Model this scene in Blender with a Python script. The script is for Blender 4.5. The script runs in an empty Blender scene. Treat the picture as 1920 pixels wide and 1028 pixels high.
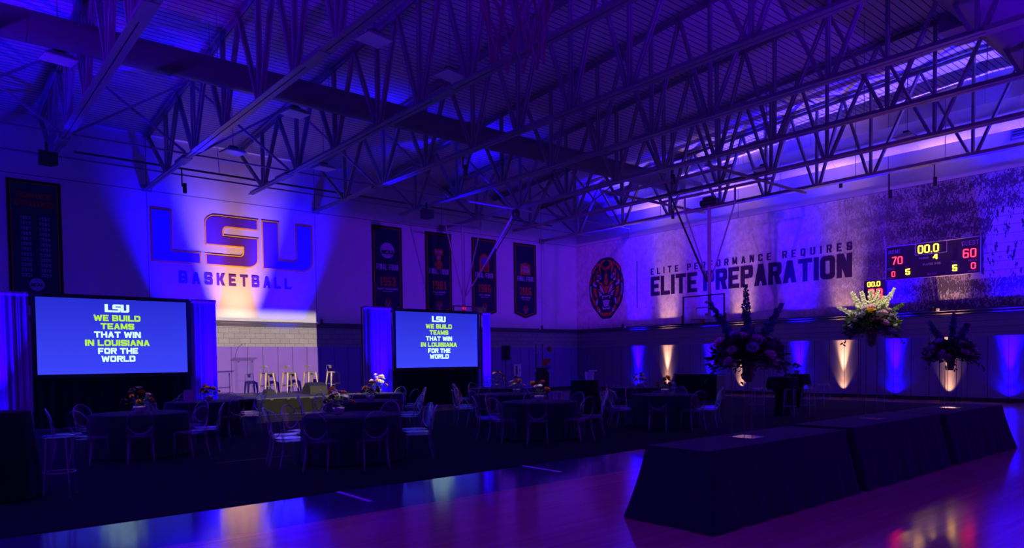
import bpy, math, random
from mathutils import Vector, Matrix

SC = bpy.context.scene
COL = SC.collection
R = math.radians
PI = math.pi

# ---------------------------------------------------------------- camera
CAM_H = 1.65
YAW, PIT, ROL = .6996, -.0348, -.0117
fwd = Vector((math.sin(YAW)*math.cos(PIT), math.cos(YAW)*math.cos(PIT), math.sin(PIT)))
rgt0 = Vector((math.cos(YAW), -math.sin(YAW), 0)); up0 = rgt0.cross(fwd)
rgt = rgt0*math.cos(ROL) + up0*math.sin(ROL)
upv = up0*math.cos(ROL) - rgt0*math.sin(ROL)
cd = bpy.data.cameras.new('camera'); cam = bpy.data.objects.new('camera', cd); COL.objects.link(cam)
m = Matrix((rgt, upv, -fwd)).transposed().to_4x4(); m.translation = Vector((0, 0, CAM_H))
cam.matrix_world = m
cd.sensor_width = 36; cd.lens = 36*1323.9/1920; cd.shift_y = (720.5-514)/1920; cd.shift_x = 0
cd.clip_start = .05; cd.clip_end = 200
SC.camera = cam
SC.cycles.transparent_max_bounces = 48

# ---------------------------------------------------------------- exposure, world
SC.view_settings.view_transform = 'Standard'; SC.view_settings.look = 'None'
SC.view_settings.exposure = 0.0; SC.view_settings.gamma = 1.0; SC.view_settings.use_curve_mapping = False
w = bpy.data.worlds.new('night'); SC.world = w; w.use_nodes = True
w.node_tree.nodes['Background'].inputs[0].default_value = (0.0, 0.0, 0.002, 1)
w.node_tree.nodes['Background'].inputs[1].default_value = 1.0

YB, XR = 27.78, 28.16           # back wall, right wall
XL, YF = -12.0, -10.0           # unseen left wall and rear wall
BLUE = (.006, 0.0, 1.0); AMBER = (1.0, .48, .21); VIOLET = (.10, 0.0, 1.0); WARM = (1.0, .86, .64)

# ---------------------------------------------------------------- lights (uplights sit in their fixtures, built further down)
def spot(name, loc, target, power, color, half, blend=1.0, radius=.06):
    l = bpy.data.lights.new(name, 'SPOT'); l.energy = power; l.color = color
    l.spot_size = 2*R(half); l.spot_blend = blend; l.shadow_soft_size = radius
    o = bpy.data.objects.new(name, l); COL.objects.link(o)
    o.location = loc
    o.rotation_euler = (Vector(target)-Vector(loc)).to_track_quat('-Z', 'Y').to_euler()
    return o

def gobo(lamp, x0, x1, y0, y1, sx0, sx1, sy0, sy1):
    """framing shutters of a profile spotlight: soft-edged rectangle in the lamp's own beam (tangent of angle)"""
    l = lamp.data; l.use_nodes = True; nt = l.node_tree; N = nt.nodes; L = nt.links
    em = [n for n in N if n.type == 'EMISSION'][0]
    tc = N.new('ShaderNodeTexCoord'); sp = N.new('ShaderNodeSeparateXYZ'); L.new(tc.outputs['Normal'], sp.inputs[0])
    def math2(op, a, b):
        n = N.new('ShaderNodeMath'); n.operation = op
        for i, v in enumerate((a, b)):
            if isinstance(v, (int, float)): n.inputs[i].default_value = v
            else: L.new(v, n.inputs[i])
        return n.outputs[0]
    z = math2('ABSOLUTE', sp.outputs[2], 0)
    u = math2('DIVIDE', sp.outputs[0], z); v = math2('DIVIDE', sp.outputs[1], z)
    def edge(val, a, b):
        n = N.new('ShaderNodeMapRange'); n.interpolation_type = 'SMOOTHSTEP'
        L.new(val, n.inputs[0]); n.inputs[1].default_value = a; n.inputs[2].default_value = b
        n.inputs[3].default_value = 0; n.inputs[4].default_value = 1
        return n.outputs[0]
    k = math2('MULTIPLY', math2('MULTIPLY', edge(u, x0-sx0, x0+sx0), edge(u, x1+sx1, x1-sx1)),
              math2('MULTIPLY', edge(v, y0-sy0, y0+sy0), edge(v, y1+sy1, y1-sy1)))
    L.new(k, em.inputs['Strength'])

# profile spotlight on the stage, hung behind the camera
STAGE_LAMP = Vector((5.9, -5.5, 5.9)); STAGE_AIM = Vector((10.7, YB, 1.75))
sl = spot('stage_profile_light', STAGE_LAMP, STAGE_AIM, 47000, WARM, 7.0, .05, .012)
gobo(sl, -.0625, .060, -.094, .0560, .003, .0006, .010, .006)
# pin spot on the tall bouquet
ps = spot('bouquet_pin_light', (-2.0, 0.0, 8.2), (10.12, 4.28, 2.42), 12000, (1.0, .86, .5), 2.4, .5, .02)
gobo(ps, -.034, .034, -.018, .036, .010, .010, .020, .01)
# added fill lamps along the unseen walls, aimed at the roof for ambient light
for i, (x, y, tx, ty, c, p) in enumerate((
        (-10.5, 4, -5, 6, VIOLET, 20000), (-10.5, 14, -5, 15, VIOLET, 20000), (-10.5, 23, -5, 22, BLUE, 20000),
        (-3, -8.5, 0, -2, VIOLET, 16000), (8, -8.5, 9, -2, VIOLET, 16000), (18, -8.5, 18, -2, VIOLET, 16000))):
    spot('added_fill_light', (x, y, .4), (tx, ty, 10.5), p, c, 42, 1.0, .15)

# added violet fill lamps out of view, shuttered to brighten the upper walls only
w1 = spot('added_violet_fill', (-11.4, 13, 6.0), (XR, 17.5, 5.6), 26000, (.24, .02, 1.0), 22, .2, .30)
gobo(w1, -.30, .36, -.050, .062, .12, .12, .012, .012)
w2 = spot('added_violet_fill', (15, -9.4, 6.0), (22.5, YB, 5.6), 17000, (.16, 0.0, 1.0), 20, .2, .30)
gobo(w2, -.26, .30, -.056, .062, .14, .10, .012, .012)

# ---------------------------------------------------------------- materials
def nodes(name):
    mt = bpy.data.materials.new(name); mt.use_nodes = True
    nt = mt.node_tree; bs = nt.nodes['Principled BSDF']
    return mt, nt, bs
def mat(name, col, rough=.6, metal=0.0, spec=.5, var=.08, scale=9.0, bump=0.0, bscale=None, sheen=0.0):
    """plain surface with a little procedural unevenness"""
    mt, nt, bs = nodes(name); N = nt.nodes; L = nt.links
    tc = N.new('ShaderNodeTexCoord'); no = N.new('ShaderNodeTexNoise'); no.inputs['Scale'].default_value = scale
    no.inputs['Detail'].default_value = 3
    L.new(tc.outputs['Object'], no.inputs['Vector'])
    mx = N.new('ShaderNodeMix'); mx.data_type = 'RGBA'
    mx.inputs[6].default_value = tuple(c*(1-var) for c in col)+(1,); mx.inputs[7].default_value = tuple(min(1, c*(1+var)) for c in col)+(1,)
    L.new(no.outputs['Fac'], mx.inputs[0]); L.new(mx.outputs[2], bs.inputs['Base Color'])
    bs.inputs['Roughness'].default_value = rough; bs.inputs['Metallic'].default_value = metal
    bs.inputs['Specular IOR Level'].default_value = spec
    if sheen: bs.inputs['Sheen Weight'].default_value = sheen
    if bump:
        b = N.new('ShaderNodeBump'); b.inputs['Strength'].default_value = bump; b.inputs['Distance'].default_value = .01
        n2 = N.new('ShaderNodeTexNoise'); n2.inputs['Scale'].default_value = bscale or scale*8
        L.new(tc.outputs['Object'], n2.inputs['Vector']); L.new(n2.outputs['Fac'], b.inputs['Height']); L.new(b.outputs[0], bs.inputs['Normal'])
    return mt
def emat(name, col, strength, base=(0, 0, 0)):
    mt, nt, bs = nodes(name)
    bs.inputs['Base Color'].default_value = base+(1,); bs.inputs['Roughness'].default_value = .35
    bs.inputs['Emission Color'].default_value = col+(1,); bs.inputs['Emission Strength'].default_value = strength
    return mt
def clear(name, tint, rough=.06, gloss=1.0, f0=.04, haze=0.0, power=5.0):
    """clear plastic or glass sheet: transparent body, reflection growing towards grazing angles"""
    mt = bpy.data.materials.new(name); mt.use_nodes = True; nt = mt.node_tree; N = nt.nodes; L = nt.links
    N.clear(); out = N.new('ShaderNodeOutputMaterial')
    tr = N.new('ShaderNodeBsdfTransparent'); tr.inputs[0].default_value = tint+(1,)
    gl = N.new('ShaderNodeBsdfGlossy'); gl.inputs['Roughness'].default_value = rough; gl.inputs[0].default_value = (gloss, gloss, gloss, 1)
    df = N.new('ShaderNodeBsdfDiffuse'); df.inputs[0].default_value = (.8, .8, .85, 1)
    lw = N.new('ShaderNodeLayerWeight'); lw.inputs[0].default_value = .5
    p = N.new('ShaderNodeMath'); p.operation = 'POWER'; L.new(lw.outputs['Facing'], p.inputs[0]); p.inputs[1].default_value = power
    q = N.new('ShaderNodeMath'); q.operation = 'MULTIPLY_ADD'; L.new(p.outputs[0], q.inputs[0]); q.inputs[1].default_value = (1-f0)*.8; q.inputs[2].default_value = f0
    m0 = N.new('ShaderNodeMixShader'); m0.inputs[0].default_value = haze; L.new(tr.outputs[0], m0.inputs[1]); L.new(df.outputs[0], m0.inputs[2])
    m1 = N.new('ShaderNodeMixShader'); L.new(q.outputs[0], m1.inputs[0]); L.new(m0.outputs[0], m1.inputs[1]); L.new(gl.outputs[0], m1.inputs[2])
    L.new(m1.outputs[0], out.inputs[0])
    return mt
def gmath(nt, op, a, b=0.0, c=0.0):
    n = nt.nodes.new('ShaderNodeMath'); n.operation = op
    for i, v in enumerate((a, b, c)):
        if isinstance(v, (int, float)): n.inputs[i].default_value = v
        else: nt.links.new(v, n.inputs[i])
    return n.outputs[0]
def gmix(nt, fac, a, b):
    n = nt.nodes.new('ShaderNodeMix'); n.data_type = 'RGBA'
    for i, v in ((0, fac), (6, a), (7, b)):
        if isinstance(v, tuple): n.inputs[i].default_value = v+(1,) if len(v) == 3 else v
        elif isinstance(v, (int, float)): n.inputs[i].default_value = v
        else: nt.links.new(v, n.inputs[i])
    return n.outputs[2]
def line_mask(nt, val, period, offset, half):
    """1 within `half` of each multiple of period"""
    q = gmath(nt, 'DIVIDE', gmath(nt, 'SUBTRACT', val, offset-period*.5), period)
    f = gmath(nt, 'SUBTRACT', gmath(nt, 'FRACT', q), .5)
    return gmath(nt, 'LESS_THAN', gmath(nt, 'ABSOLUTE', f), half/period)
def xyz(nt):
    tc = nt.nodes.new('ShaderNodeTexCoord'); sp = nt.nodes.new('ShaderNodeSeparateXYZ'); nt.links.new(tc.outputs['Object'], sp.inputs[0])
    return tc.outputs['Object'], sp.outputs[0], sp.outputs[1], sp.outputs[2]
def noise(nt, vec, scale, detail=4, rough=.5):
    n = nt.nodes.new('ShaderNodeTexNoise'); n.inputs['Scale'].default_value = scale; n.inputs['Detail'].default_value = detail
    n.inputs['Roughness'].default_value = rough; nt.links.new(vec, n.inputs['Vector']); return n.outputs['Fac']
def mapping(nt, vec, s):
    n = nt.nodes.new('ShaderNodeMapping'); n.inputs['Scale'].default_value = s; nt.links.new(vec, n.inputs['Vector']); return n.outputs[0]
def ramp(nt, val, a, b):
    n = nt.nodes.new('ShaderNodeMapRange'); nt.links.new(val, n.inputs[0]); n.inputs[1].default_value = a; n.inputs[2].default_value = b; return n.outputs[0]

def mat_wall_back():
    mt, nt, bs = nodes('painted_block_wall'); v, x, y, z = xyz(nt)
    seam = gmath(nt, 'LESS_THAN', gmath(nt, 'ABSOLUTE', gmath(nt, 'SUBTRACT', z, 7.83)), .012)
    seamx = line_mask(nt, x, 6.35, 6.45, .012)
    s = gmath(nt, 'MAXIMUM', seam, seamx)
    n = noise(nt, v, 2.0)
    c = gmix(nt, s, gmix(nt, n, (.58, .54, .60), (.64, .60, .66)), (.12, .10, .14))
    nt.links.new(c, bs.inputs['Base Color']); bs.inputs['Roughness'].default_value = .75; bs.inputs['Specular IOR Level'].default_value = .25
    return mt
def mat_wall_right():
    mt, nt, bs = nodes('painted_panel_wall'); v, x, y, z = xyz(nt)
    seam = gmath(nt, 'LESS_THAN', gmath(nt, 'ABSOLUTE', gmath(nt, 'SUBTRACT', z, 7.83)), .012)
    sy = gmath(nt, 'MULTIPLY', line_mask(nt, y, 6.35, 11.34, .012), gmath(nt, 'GREATER_THAN', z, 7.83))
    c = gmix(nt, gmath(nt, 'MAXIMUM', seam, sy), (.60, .55, .62), (.12, .10, .14))
    nt.links.new(c, bs.inputs['Base Color']); bs.inputs['Roughness'].default_value = .75; bs.inputs['Specular IOR Level'].default_value = .25
    return mt
def mat_mural():
    """printed wall covering: mottled grey that turns into a stippled black-and-white crowd picture towards the camera end"""
    mt, nt, bs = nodes('printed_crowd_wallcovering'); v, x, y, z = xyz(nt)
    grey = gmix(nt, ramp(nt, noise(nt, mapping(nt, v, (1, 1.1, .9)), 4.5, 9, .75), .36, .64), (.40, .36, .41), (.66, .60, .66))
    big = noise(nt, mapping(nt, v, (1, 1.0, 1.0)), 1.1, 4, .6)
    wv = nt.nodes.new('ShaderNodeTexNoise'); wv.inputs['Scale'].default_value = 11.0; wv.inputs['Detail'].default_value = 7; wv.inputs['Roughness'].default_value = .72
    wv.inputs['Distortion'].default_value = .9; nt.links.new(mapping(nt, v, (1, 1.5, .8)), wv.inputs['Vector'])
    rows = gmath(nt, 'MULTIPLY', gmath(nt, 'SINE', gmath(nt, 'MULTIPLY', z, 9.0)), .03)
    sig = gmath(nt, 'ADD', gmath(nt, 'ADD', wv.outputs['Fac'], rows), gmath(nt, 'MULTIPLY', gmath(nt, 'SUBTRACT', big, .5), .35))
    st = ramp(nt, sig, .50, .56)
    crowd = gmix(nt, st, (.075, .065, .090), (.40, .36, .43))
    n2 = noise(nt, v, 1.3, 3, .5)
    # paler court area with a few figures at the camera end of the picture
    court = gmath(nt, 'MULTIPLY', gmath(nt, 'LESS_THAN', gmath(nt, 'ADD', y, gmath(nt, 'MULTIPLY', z, .35)), 10.1), gmath(nt, 'MULTIPLY', gmath(nt, 'LESS_THAN', gmath(nt, 'ADD', z, gmath(nt, 'MULTIPLY', y, -.25)), 4.7), gmath(nt, 'GREATER_THAN', z, 4.25)))
    fig = ramp(nt, noise(nt, mapping(nt, v, (1, 2.4, .8)), 4.0, 5, .6), .55, .60)
    cc = gmix(nt, fig, gmix(nt, line_mask(nt, z, .30, 0, .012), (.46, .42, .50), (.20, .17, .24)), (.04, .03, .05))
    crowd = gmix(nt, court, crowd, cc)
    fade = ramp(nt, gmath(nt, 'ADD', y, gmath(nt, 'MULTIPLY', gmath(nt, 'SUBTRACT', n2, .5), 3.5)), 15.5, 10.2)
    soft = gmix(nt, fade, gmix(nt, .12, grey, crowd), crowd)
    far = ramp(nt, y, 21.5, 17.0)
    c = gmix(nt, far, grey, soft)
    nt.links.new(c, bs.inputs['Base Color']); bs.inputs['Roughness'].default_value = .8; bs.inputs['Specular IOR Level'].default_value = .2
    return mt
def mat_block():
    mt, nt, bs = nodes('split_face_block'); tc = nt.nodes.new('ShaderNodeTexCoord')
    mp = nt.nodes.new('ShaderNodeMapping'); mp.inputs['Rotation'].default_value = (R(90), 0, 0); nt.links.new(tc.outputs['Object'], mp.inputs[0])
    br = nt.nodes.new('ShaderNodeTexBrick'); br.inputs['Scale'].default_value = 1.0
    br.inputs['Brick Width'].default_value = .40; br.inputs['Row Height'].default_value = .2; br.inputs['Mortar Size'].default_value = .006
    br.inputs['Color1'].default_value = (.36, .33, .33, 1); br.inputs['Color2'].default_value = (.42, .38, .38, 1); br.inputs['Mortar'].default_value = (.14, .12, .13, 1)
    nt.links.new(mp.outputs[0], br.inputs['Vector'])
    n = noise(nt, tc.outputs['Object'], 45, 6, .7)
    c = gmix(nt, ramp(nt, n, .3, .7), (.62, .62, .62), (1.15, 1.15, 1.15))
    mm = nt.nodes.new('ShaderNodeMix'); mm.data_type = 'RGBA'; mm.blend_type = 'MULTIPLY'; mm.inputs[0].default_value = 1
    nt.links.new(br.outputs['Color'], mm.inputs[6]); nt.links.new(c, mm.inputs[7]); nt.links.new(mm.outputs[2], bs.inputs['Base Color'])
    b = nt.nodes.new('ShaderNodeBump'); b.inputs['Strength'].default_value = .6; b.inputs['Distance'].default_value = .01
    nt.links.new(n, b.inputs['Height']); nt.links.new(b.outputs[0], bs.inputs['Normal'])
    bs.inputs['Roughness'].default_value = .9; bs.inputs['Specular IOR Level'].default_value = .15
    return mt
def mat_pad(axis):
    mt, nt, bs = nodes('padded_vinyl_'+axis); v, x, y, z = xyz(nt)
    t = x if axis == 'x' else y
    s = line_mask(nt, t, .61, .08, .010)
    n = noise(nt, v, 1.6, 5, .6)
    lo, hi = ((.21, .105, .46), (.26, .135, .55)) if axis == 'x' else ((.21, .19, .27), (.27, .25, .33))
    c = gmix(nt, s, gmix(nt, n, lo, hi), (.05, .04, .08))
    nt.links.new(c, bs.inputs['Base Color']); bs.inputs['Roughness'].default_value = .7; bs.inputs['Specular IOR Level'].default_value = .15
    b = nt.nodes.new('ShaderNodeBump'); b.inputs['Strength'].default_value = .5; b.inputs['Distance'].default_value = .02; b.invert = True
    nt.links.new(line_mask(nt, t, .61, .08, .03), b.inputs['Height']); nt.links.new(b.outputs[0], bs.inputs['Normal'])
    return mt
def mat_deck():
    mt, nt, bs = nodes('ribbed_roof_deck'); v, x, y, z = xyz(nt)
    s = line_mask(nt, y, .19, 0, .014)
    n = noise(nt, mapping(nt, v, (.2, .6, 1)), 1.4, 3)
    c = gmix(nt, s, gmix(nt, n, (.52, .50, .56), (.62, .60, .66)), (.05, .045, .06))
    nt.links.new(c, bs.inputs['Base Color']); bs.inputs['Roughness'].default_value = .6; bs.inputs['Specular IOR Level'].default_value = .3
    return mt
def mat_floor():
    mt, nt, bs = nodes('varnished_maple_floor'); v, x, y, z = xyz(nt)
    tc = v
    br = nt.nodes.new('ShaderNodeTexBrick'); br.inputs['Scale'].default_value = 1
    br.inputs['Brick Width'].default_value = 1.6; br.inputs['Row Height'].default_value = .06; br.inputs['Mortar Size'].default_value = .0012
    br.inputs['Color1'].default_value = (.50, .29, .14, 1); br.inputs['Color2'].default_value = (.60, .37, .19, 1); br.inputs['Mortar'].default_value = (.40, .23, .11, 1)
    nt.links.new(v, br.inputs['Vector'])
    paint = gmath(nt, 'MULTIPLY', gmath(nt, 'GREATER_THAN', y, 6.85), gmath(nt, 'LESS_THAN', x, 9.4))
    c = gmix(nt, paint, br.outputs['Color'], (.055, .03, .13))
    nt.links.new(c, bs.inputs['Base Color'])
    n = noise(nt, v, 2.2, 5, .65); n2 = noise(nt, mapping(nt, v, (14, 50, 1)), 1.0, 3, .6)
    nt.links.new(gmath(nt, 'ADD', .06, gmath(nt, 'MULTIPLY', n, .10)), bs.inputs['Roughness'])
    b = nt.nodes.new('ShaderNodeBump'); b.inputs['Strength'].default_value = .12; b.inputs['Distance'].default_value = .002
    nt.links.new(n2, b.inputs['Height']); nt.links.new(b.outputs[0], bs.inputs['Normal'])
    bs.inputs['Specular IOR Level'].default_value = .45
    return mt
def mat_screen():
    mt, nt, bs = nodes('projected_blue_slide'); v, x, y, z = xyz(nt)
    k = ramp(nt, z, 3.4, 1.4)
    c = gmix(nt, k, (.018, .026, .62), (.044, .058, .95))
    nt.links.new(c, bs.inputs['Emission Color']); bs.inputs['Emission Strength'].default_value = 1.0
    bs.inputs['Base Color'].default_value = (.02, .02, .03, 1); bs.inputs['Roughness'].default_value = .9
    return mt

M = dict(
    wall_back=mat_wall_back(), wall_right=mat_wall_right(), mural=mat_mural(), block=mat_block(), pad_x=mat_pad('x'), pad_y=mat_pad('y'),
    deck=mat_deck(), floor=mat_floor(), screen=mat_screen(),
    carpet=mat('charcoal_carpet', (.013, .011, .016), .95, spec=.1, var=.3, scale=60, bump=.3),
    steel=mat('white_painted_steel', (.26, .245, .28), .45, spec=.4),
    duct=mat('painted_duct', (.17, .16, .19), .5, spec=.35, var=.04, scale=2),
    duct_pale=mat('pale_duct', (.50, .47, .54), .5, spec=.3, var=.04, scale=2),
    trim=mat('dark_trim_paint', (.09, .075, .12), .35, spec=.35),
    base=mat('black_rubber_base', (.012, .011, .016), .6),
    black=mat('black_plastic', (.010, .010, .013), .5, var=.2),
    cloth=mat('navy_table_linen', (.020, .015, .030), .9, spec=.15, bump=.15, scale=40, sheen=.1),
    spandex=mat('black_linen', (.008, .008, .011), .9, spec=.12, sheen=.1),
    drape=mat('white_velour_drape', (.42, .38, .46), .85, spec=.15, scale=30, bump=.1),
    masking=mat('black_masking_drape', (.010, .010, .018), .95, spec=.1),
    monitor=mat('grey_monitor_paint', (.032, .031, .027), .6),
    stage=mat('grey_stage_deck', (.065, .063, .058), .7, scale=30, var=.25),
    skirt=mat('black_stage_skirt', (.010, .0095, .007), .9, spec=.15, scale=20, var=.2),
    bronze=mat('brushed_bronze_metal', (.62, .50, .33), .38, metal=.85, scale=30),
    dark_metal=mat('dark_metal', (.05, .045, .05), .4, metal=.6),
    gold=mat('gold_paint', (.85, .48, .05), .7, spec=.2),
    purple=mat('purple_paint', (.105, .026, .36), .8, spec=.1),
    navy=mat('dark_navy_vinyl', (.016, .010, .050), .95, spec=.05),
    letter=mat('dark_purple_vinyl', (.030, .010, .075), .95, spec=.05),
    banner=mat('banner_cloth', (.022, .014, .060), .9, spec=.1, scale=25),
    banner_edge=mat('banner_border', (.006, .005, .012), .9, spec=.1),
    maroon=mat('banner_orange_print', (.50, .095, .02), .8),
    orange=mat('orange_vinyl', (.52, .16, .03), .6),
    print_white=mat('pale_print', (.38, .32, .48), .7),
    white=mat('white_paint', (.72, .70, .74), .5),
    ball=mat('orange_basketball_rubber', (.45, .12, .03), .6, bump=.4, bscale=150),
    red=mat('orange_rim_paint', (.60, .11, .02), .4),
    net=mat('white_net_cord', (.36, .22, .30), .8),
    acrylic=clear('clear_polycarbonate', (.965, .965, .97), .16, .9, .015, .004),
    rim=clear('clear_polycarbonate_edge', (.80, .80, .84), .16, 1.0, .14, .06, 2.5),
    glass=clear('backboard_glass', (.93, .94, .95), .03, 1.0, .06, .01),
    panel_off=mat('frosted_lamp_panel', (.70, .70, .74), .4),
    mirror=mat('mirror_plate', (.8, .8, .82), .08, metal=1.0, var=.02),
    thin_rod=mat('bronze_rod', (.22, .16, .12), .35, metal=.8),
    vase=mat('dark_bronze_vase', (.10, .07, .055), .4, metal=.4),
    bowl=mat('pale_ceramic', (.42, .33, .40), .45),
    leaf=mat('green_leaf', (.045, .085, .035), .6, var=.4, scale=14),
    stem_pale=mat('pale_bud', (.70, .70, .48), .6, var=.2),
    delph=mat('violet_delphinium', (.10, .07, .26), .65, var=.3),
    f_orange=mat('orange_petal', (.75, .27, .04), .6, var=.2),
    f_white=mat('cream_petal', (.80, .74, .62), .6),
    f_pink=mat('pink_petal', (.70, .38, .48), .6, var=.15),
    f_plum=mat('plum_petal', (.14, .03, .08), .6, var=.3),
    f_yellow=mat('yellow_petal', (.85, .58, .05), .6),
    f_lilac=mat('lilac_petal', (.45, .34, .60), .6),
    led_y=emat('yellow_led', (1.0, .50, .008), 20.0), led_r=emat('red_led', (1.0, .008, .016), 16.0),
    txt_w=emat('slide_text_pale', (.60, 1.0, 1.0), 1.3), txt_g=emat('slide_text_lime', (.50, .90, .035), 1.0),
    lens=mat('lamp_lens', (.3, .3, .34), .1),
)

M['clear_thin'] = clear('clear_acrylic_sheet', (.975, .975, .98), .08, .9, .04, .006)

# ---------------------------------------------------------------- mesh builder
class MB:
    def __init__(s): s.v = []; s.f = []; s.sm = []; s.mi = []
    def add(s, vs, fs, smooth=False, mi=0):
        o = len(s.v); s.v += [tuple(p) for p in vs]
        for f in fs: s.f.append([i+o for i in f]); s.sm.append(smooth); s.mi.append(mi)
        return s
    def box(s, c, d, rot=None, mi=0):
        hx, hy, hz = d[0]/2, d[1]/2, d[2]/2
        P = [Vector((x, y, z)) for x in (-hx, hx) for y in (-hy, hy) for z in (-hz, hz)]
        if rot is not None: P = [rot @ p for p in P]
        P = [p+Vector(c) for p in P]
        return s.add(P, [(0, 1, 3, 2), (4, 6, 7, 5), (0, 4, 5, 1), (2, 3, 7, 6), (0, 2, 6, 4), (1, 5, 7, 3)], mi=mi)
    def b2(s, a, b, mi=0):
        return s.box([(a[i]+b[i])/2 for i in range(3)], [abs(b[i]-a[i]) for i in range(3)], mi=mi)
    def bar(s, p0, p1, w, h=None, up=(0, 0, 1), w1=None, h1=None):
        """rectangular bar from p0 to p1"""
        p0, p1 = Vector(p0), Vector(p1); h = h or w; w1 = w1 or w; h1 = h1 or h
        d = (p1-p0).normalized(); u = Vector(up)
        if abs(d.dot(u)) > .99: u = Vector((1, 0, 0))
        a = d.cross(u).normalized(); b = a.cross(d).normalized()
        P = [p0-a*w/2-b*h/2, p0+a*w/2-b*h/2, p0+a*w/2+b*h/2, p0-a*w/2+b*h/2,
             p1-a*w1/2-b*h1/2, p1+a*w1/2-b*h1/2, p1+a*w1/2+b*h1/2, p1-a*w1/2+b*h1/2]
        return s.add(P, [(0, 3, 2, 1), (4, 5, 6, 7), (0, 1, 5, 4), (1, 2, 6, 5), (2, 3, 7, 6), (3, 0, 4, 7)])
    def tube(s, pts, r, seg=8, closed=False, caps=True):
        pts = [Vector(p) for p in pts]; n = len(pts); rr = r if isinstance(r, (list, tuple)) else [r]*n
        vs = []; fs = []; prev = None
        for i, p in enumerate(pts):
            if closed: t = pts[(i+1) % n]-pts[i-1]
            else: t = pts[min(i+1, n-1)]-pts[max(i-1, 0)]
            t.normalize()
            if prev is None:
                u = Vector((0, 0, 1)) if abs(t.z) < .9 else Vector((1, 0, 0))
                a = t.cross(u).normalized()
            else:
                a = prev-t*prev.dot(t)
                a = a.normalized() if a.length > 1e-6 else t.orthogonal().normalized()
            prev = a; b = t.cross(a)
            for k in range(seg):
                th = 2*PI*k/seg; vs.append(p+(a*math.cos(th)+b*math.sin(th))*rr[i])
        for i in range(n if closed else n-1):
            j = (i+1) % n
            for k in range(seg):
                fs.append((i*seg+k, i*seg+(k+1) % seg, j*seg+(k+1) % seg, j*seg+k))
        s.add(vs, fs, True)
        if caps and not closed:
            s.add(vs[:seg], [tuple(range(seg))[::-1]]); s.add(vs[-seg:], [tuple(range(seg))])
        return s
    def lathe(s, prof, seg=24, c=(0, 0, 0), smooth=True):
        vs = []; fs = []; n = len(prof)
        for r, z in prof:
            for k in range(seg):
                th = 2*PI*k/seg; vs.append((c[0]+r*math.cos(th), c[1]+r*math.sin(th), c[2]+z))
        for i in range(n-1):
            for k in range(seg):
                fs.append((i*seg+k, i*seg+(k+1) % seg, (i+1)*seg+(k+1) % seg, (i+1)*seg+k))
        s.add(vs, fs, smooth)
        if prof[0][0] > 1e-4: s.add(vs[:seg], [tuple(range(seg))[::-1]])
        if prof[-1][0] > 1e-4: s.add(vs[-seg:], [tuple(range(seg))])
        return s
    def ball(s, c, r, seg=12, rings=8, sc=(1, 1, 1)):
        vs = []; fs = []
        for i in range(rings+1):
            ph = PI*i/rings
            for k in range(seg):
                th = 2*PI*k/seg
                vs.append((c[0]+r*sc[0]*math.sin(ph)*math.cos(th), c[1]+r*sc[1]*math.sin(ph)*math.sin(th), c[2]+r*sc[2]*math.cos(ph)))
        for i in range(rings):
            for k in range(seg): fs.append((i*seg+k, (i+1)*seg+k, (i+1)*seg+(k+1) % seg, i*seg+(k+1) % seg))
        return s.add(vs, fs, True)
    def prism(s, poly, fn, d0, d1):
        """flat polygon (u,v) extruded between depths; fn(u,v,d) -> xyz. polygon counter-clockwise as seen by the viewer"""
        n = len(poly)
        vs = [fn(u, v, d1) for u, v in poly]+[fn(u, v, d0) for u, v in poly]
        fs = [tuple(range(n)), tuple(range(2*n-1, n-1, -1))]+[(i, i+n, (i+1) % n+n, (i+1) % n) for i in range(n)]
        return s.add(vs, fs)
    def mesh(s, name, mt):
        me = bpy.data.meshes.new(name); me.from_pydata(s.v, [], s.f)
        for q in (mt if isinstance(mt, (list, tuple)) else [mt]): me.materials.append(q)
        me.polygons.foreach_set('use_smooth', s.sm); me.polygons.foreach_set('material_index', s.mi); me.update()
        return me
    def obj(s, name, mt, parent=None, loc=None):
        o = bpy.data.objects.new(name, s.mesh(name, mt)); COL.objects.link(o)
        if parent is not None: o.parent = parent
        if loc is not None: o.location = loc
        return o
def inst(me, name, parent=None, loc=(0, 0, 0), rot=(0, 0, 0), scale=1.0):
    o = bpy.data.objects.new(name, me); COL.objects.link(o); o.location = loc; o.rotation_euler = rot
    o.scale = (scale,)*3 if isinstance(scale, (int, float)) else scale
    if parent is not None: o.parent = parent
    return o
def tag(o, label=None, cat=None, group=None, kind=None):
    for k, v in (('label', label), ('category', cat), ('group', group), ('kind', kind)):
        if v: o[k] = v
    return o
def thing(name, label, cat, loc=(0, 0, 0), rz=0.0, group=None):
    o = bpy.data.objects.new(name, None); o.empty_display_size = .1; COL.objects.link(o)
    o.location = loc; o.rotation_euler = (0, 0, rz)
    return tag(o, label, cat, group)
def kids(o): return [c for c in COL.objects if c.parent is o]
def copy_tree(o, parent=None):
    c = o.copy(); COL.objects.link(c)
    if parent is not None: c.parent = parent
    for ch in kids(o): copy_tree(ch, c)
    return c
def struct(mb, name, mt): return tag(mb.obj(name, mt), kind='structure')

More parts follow.
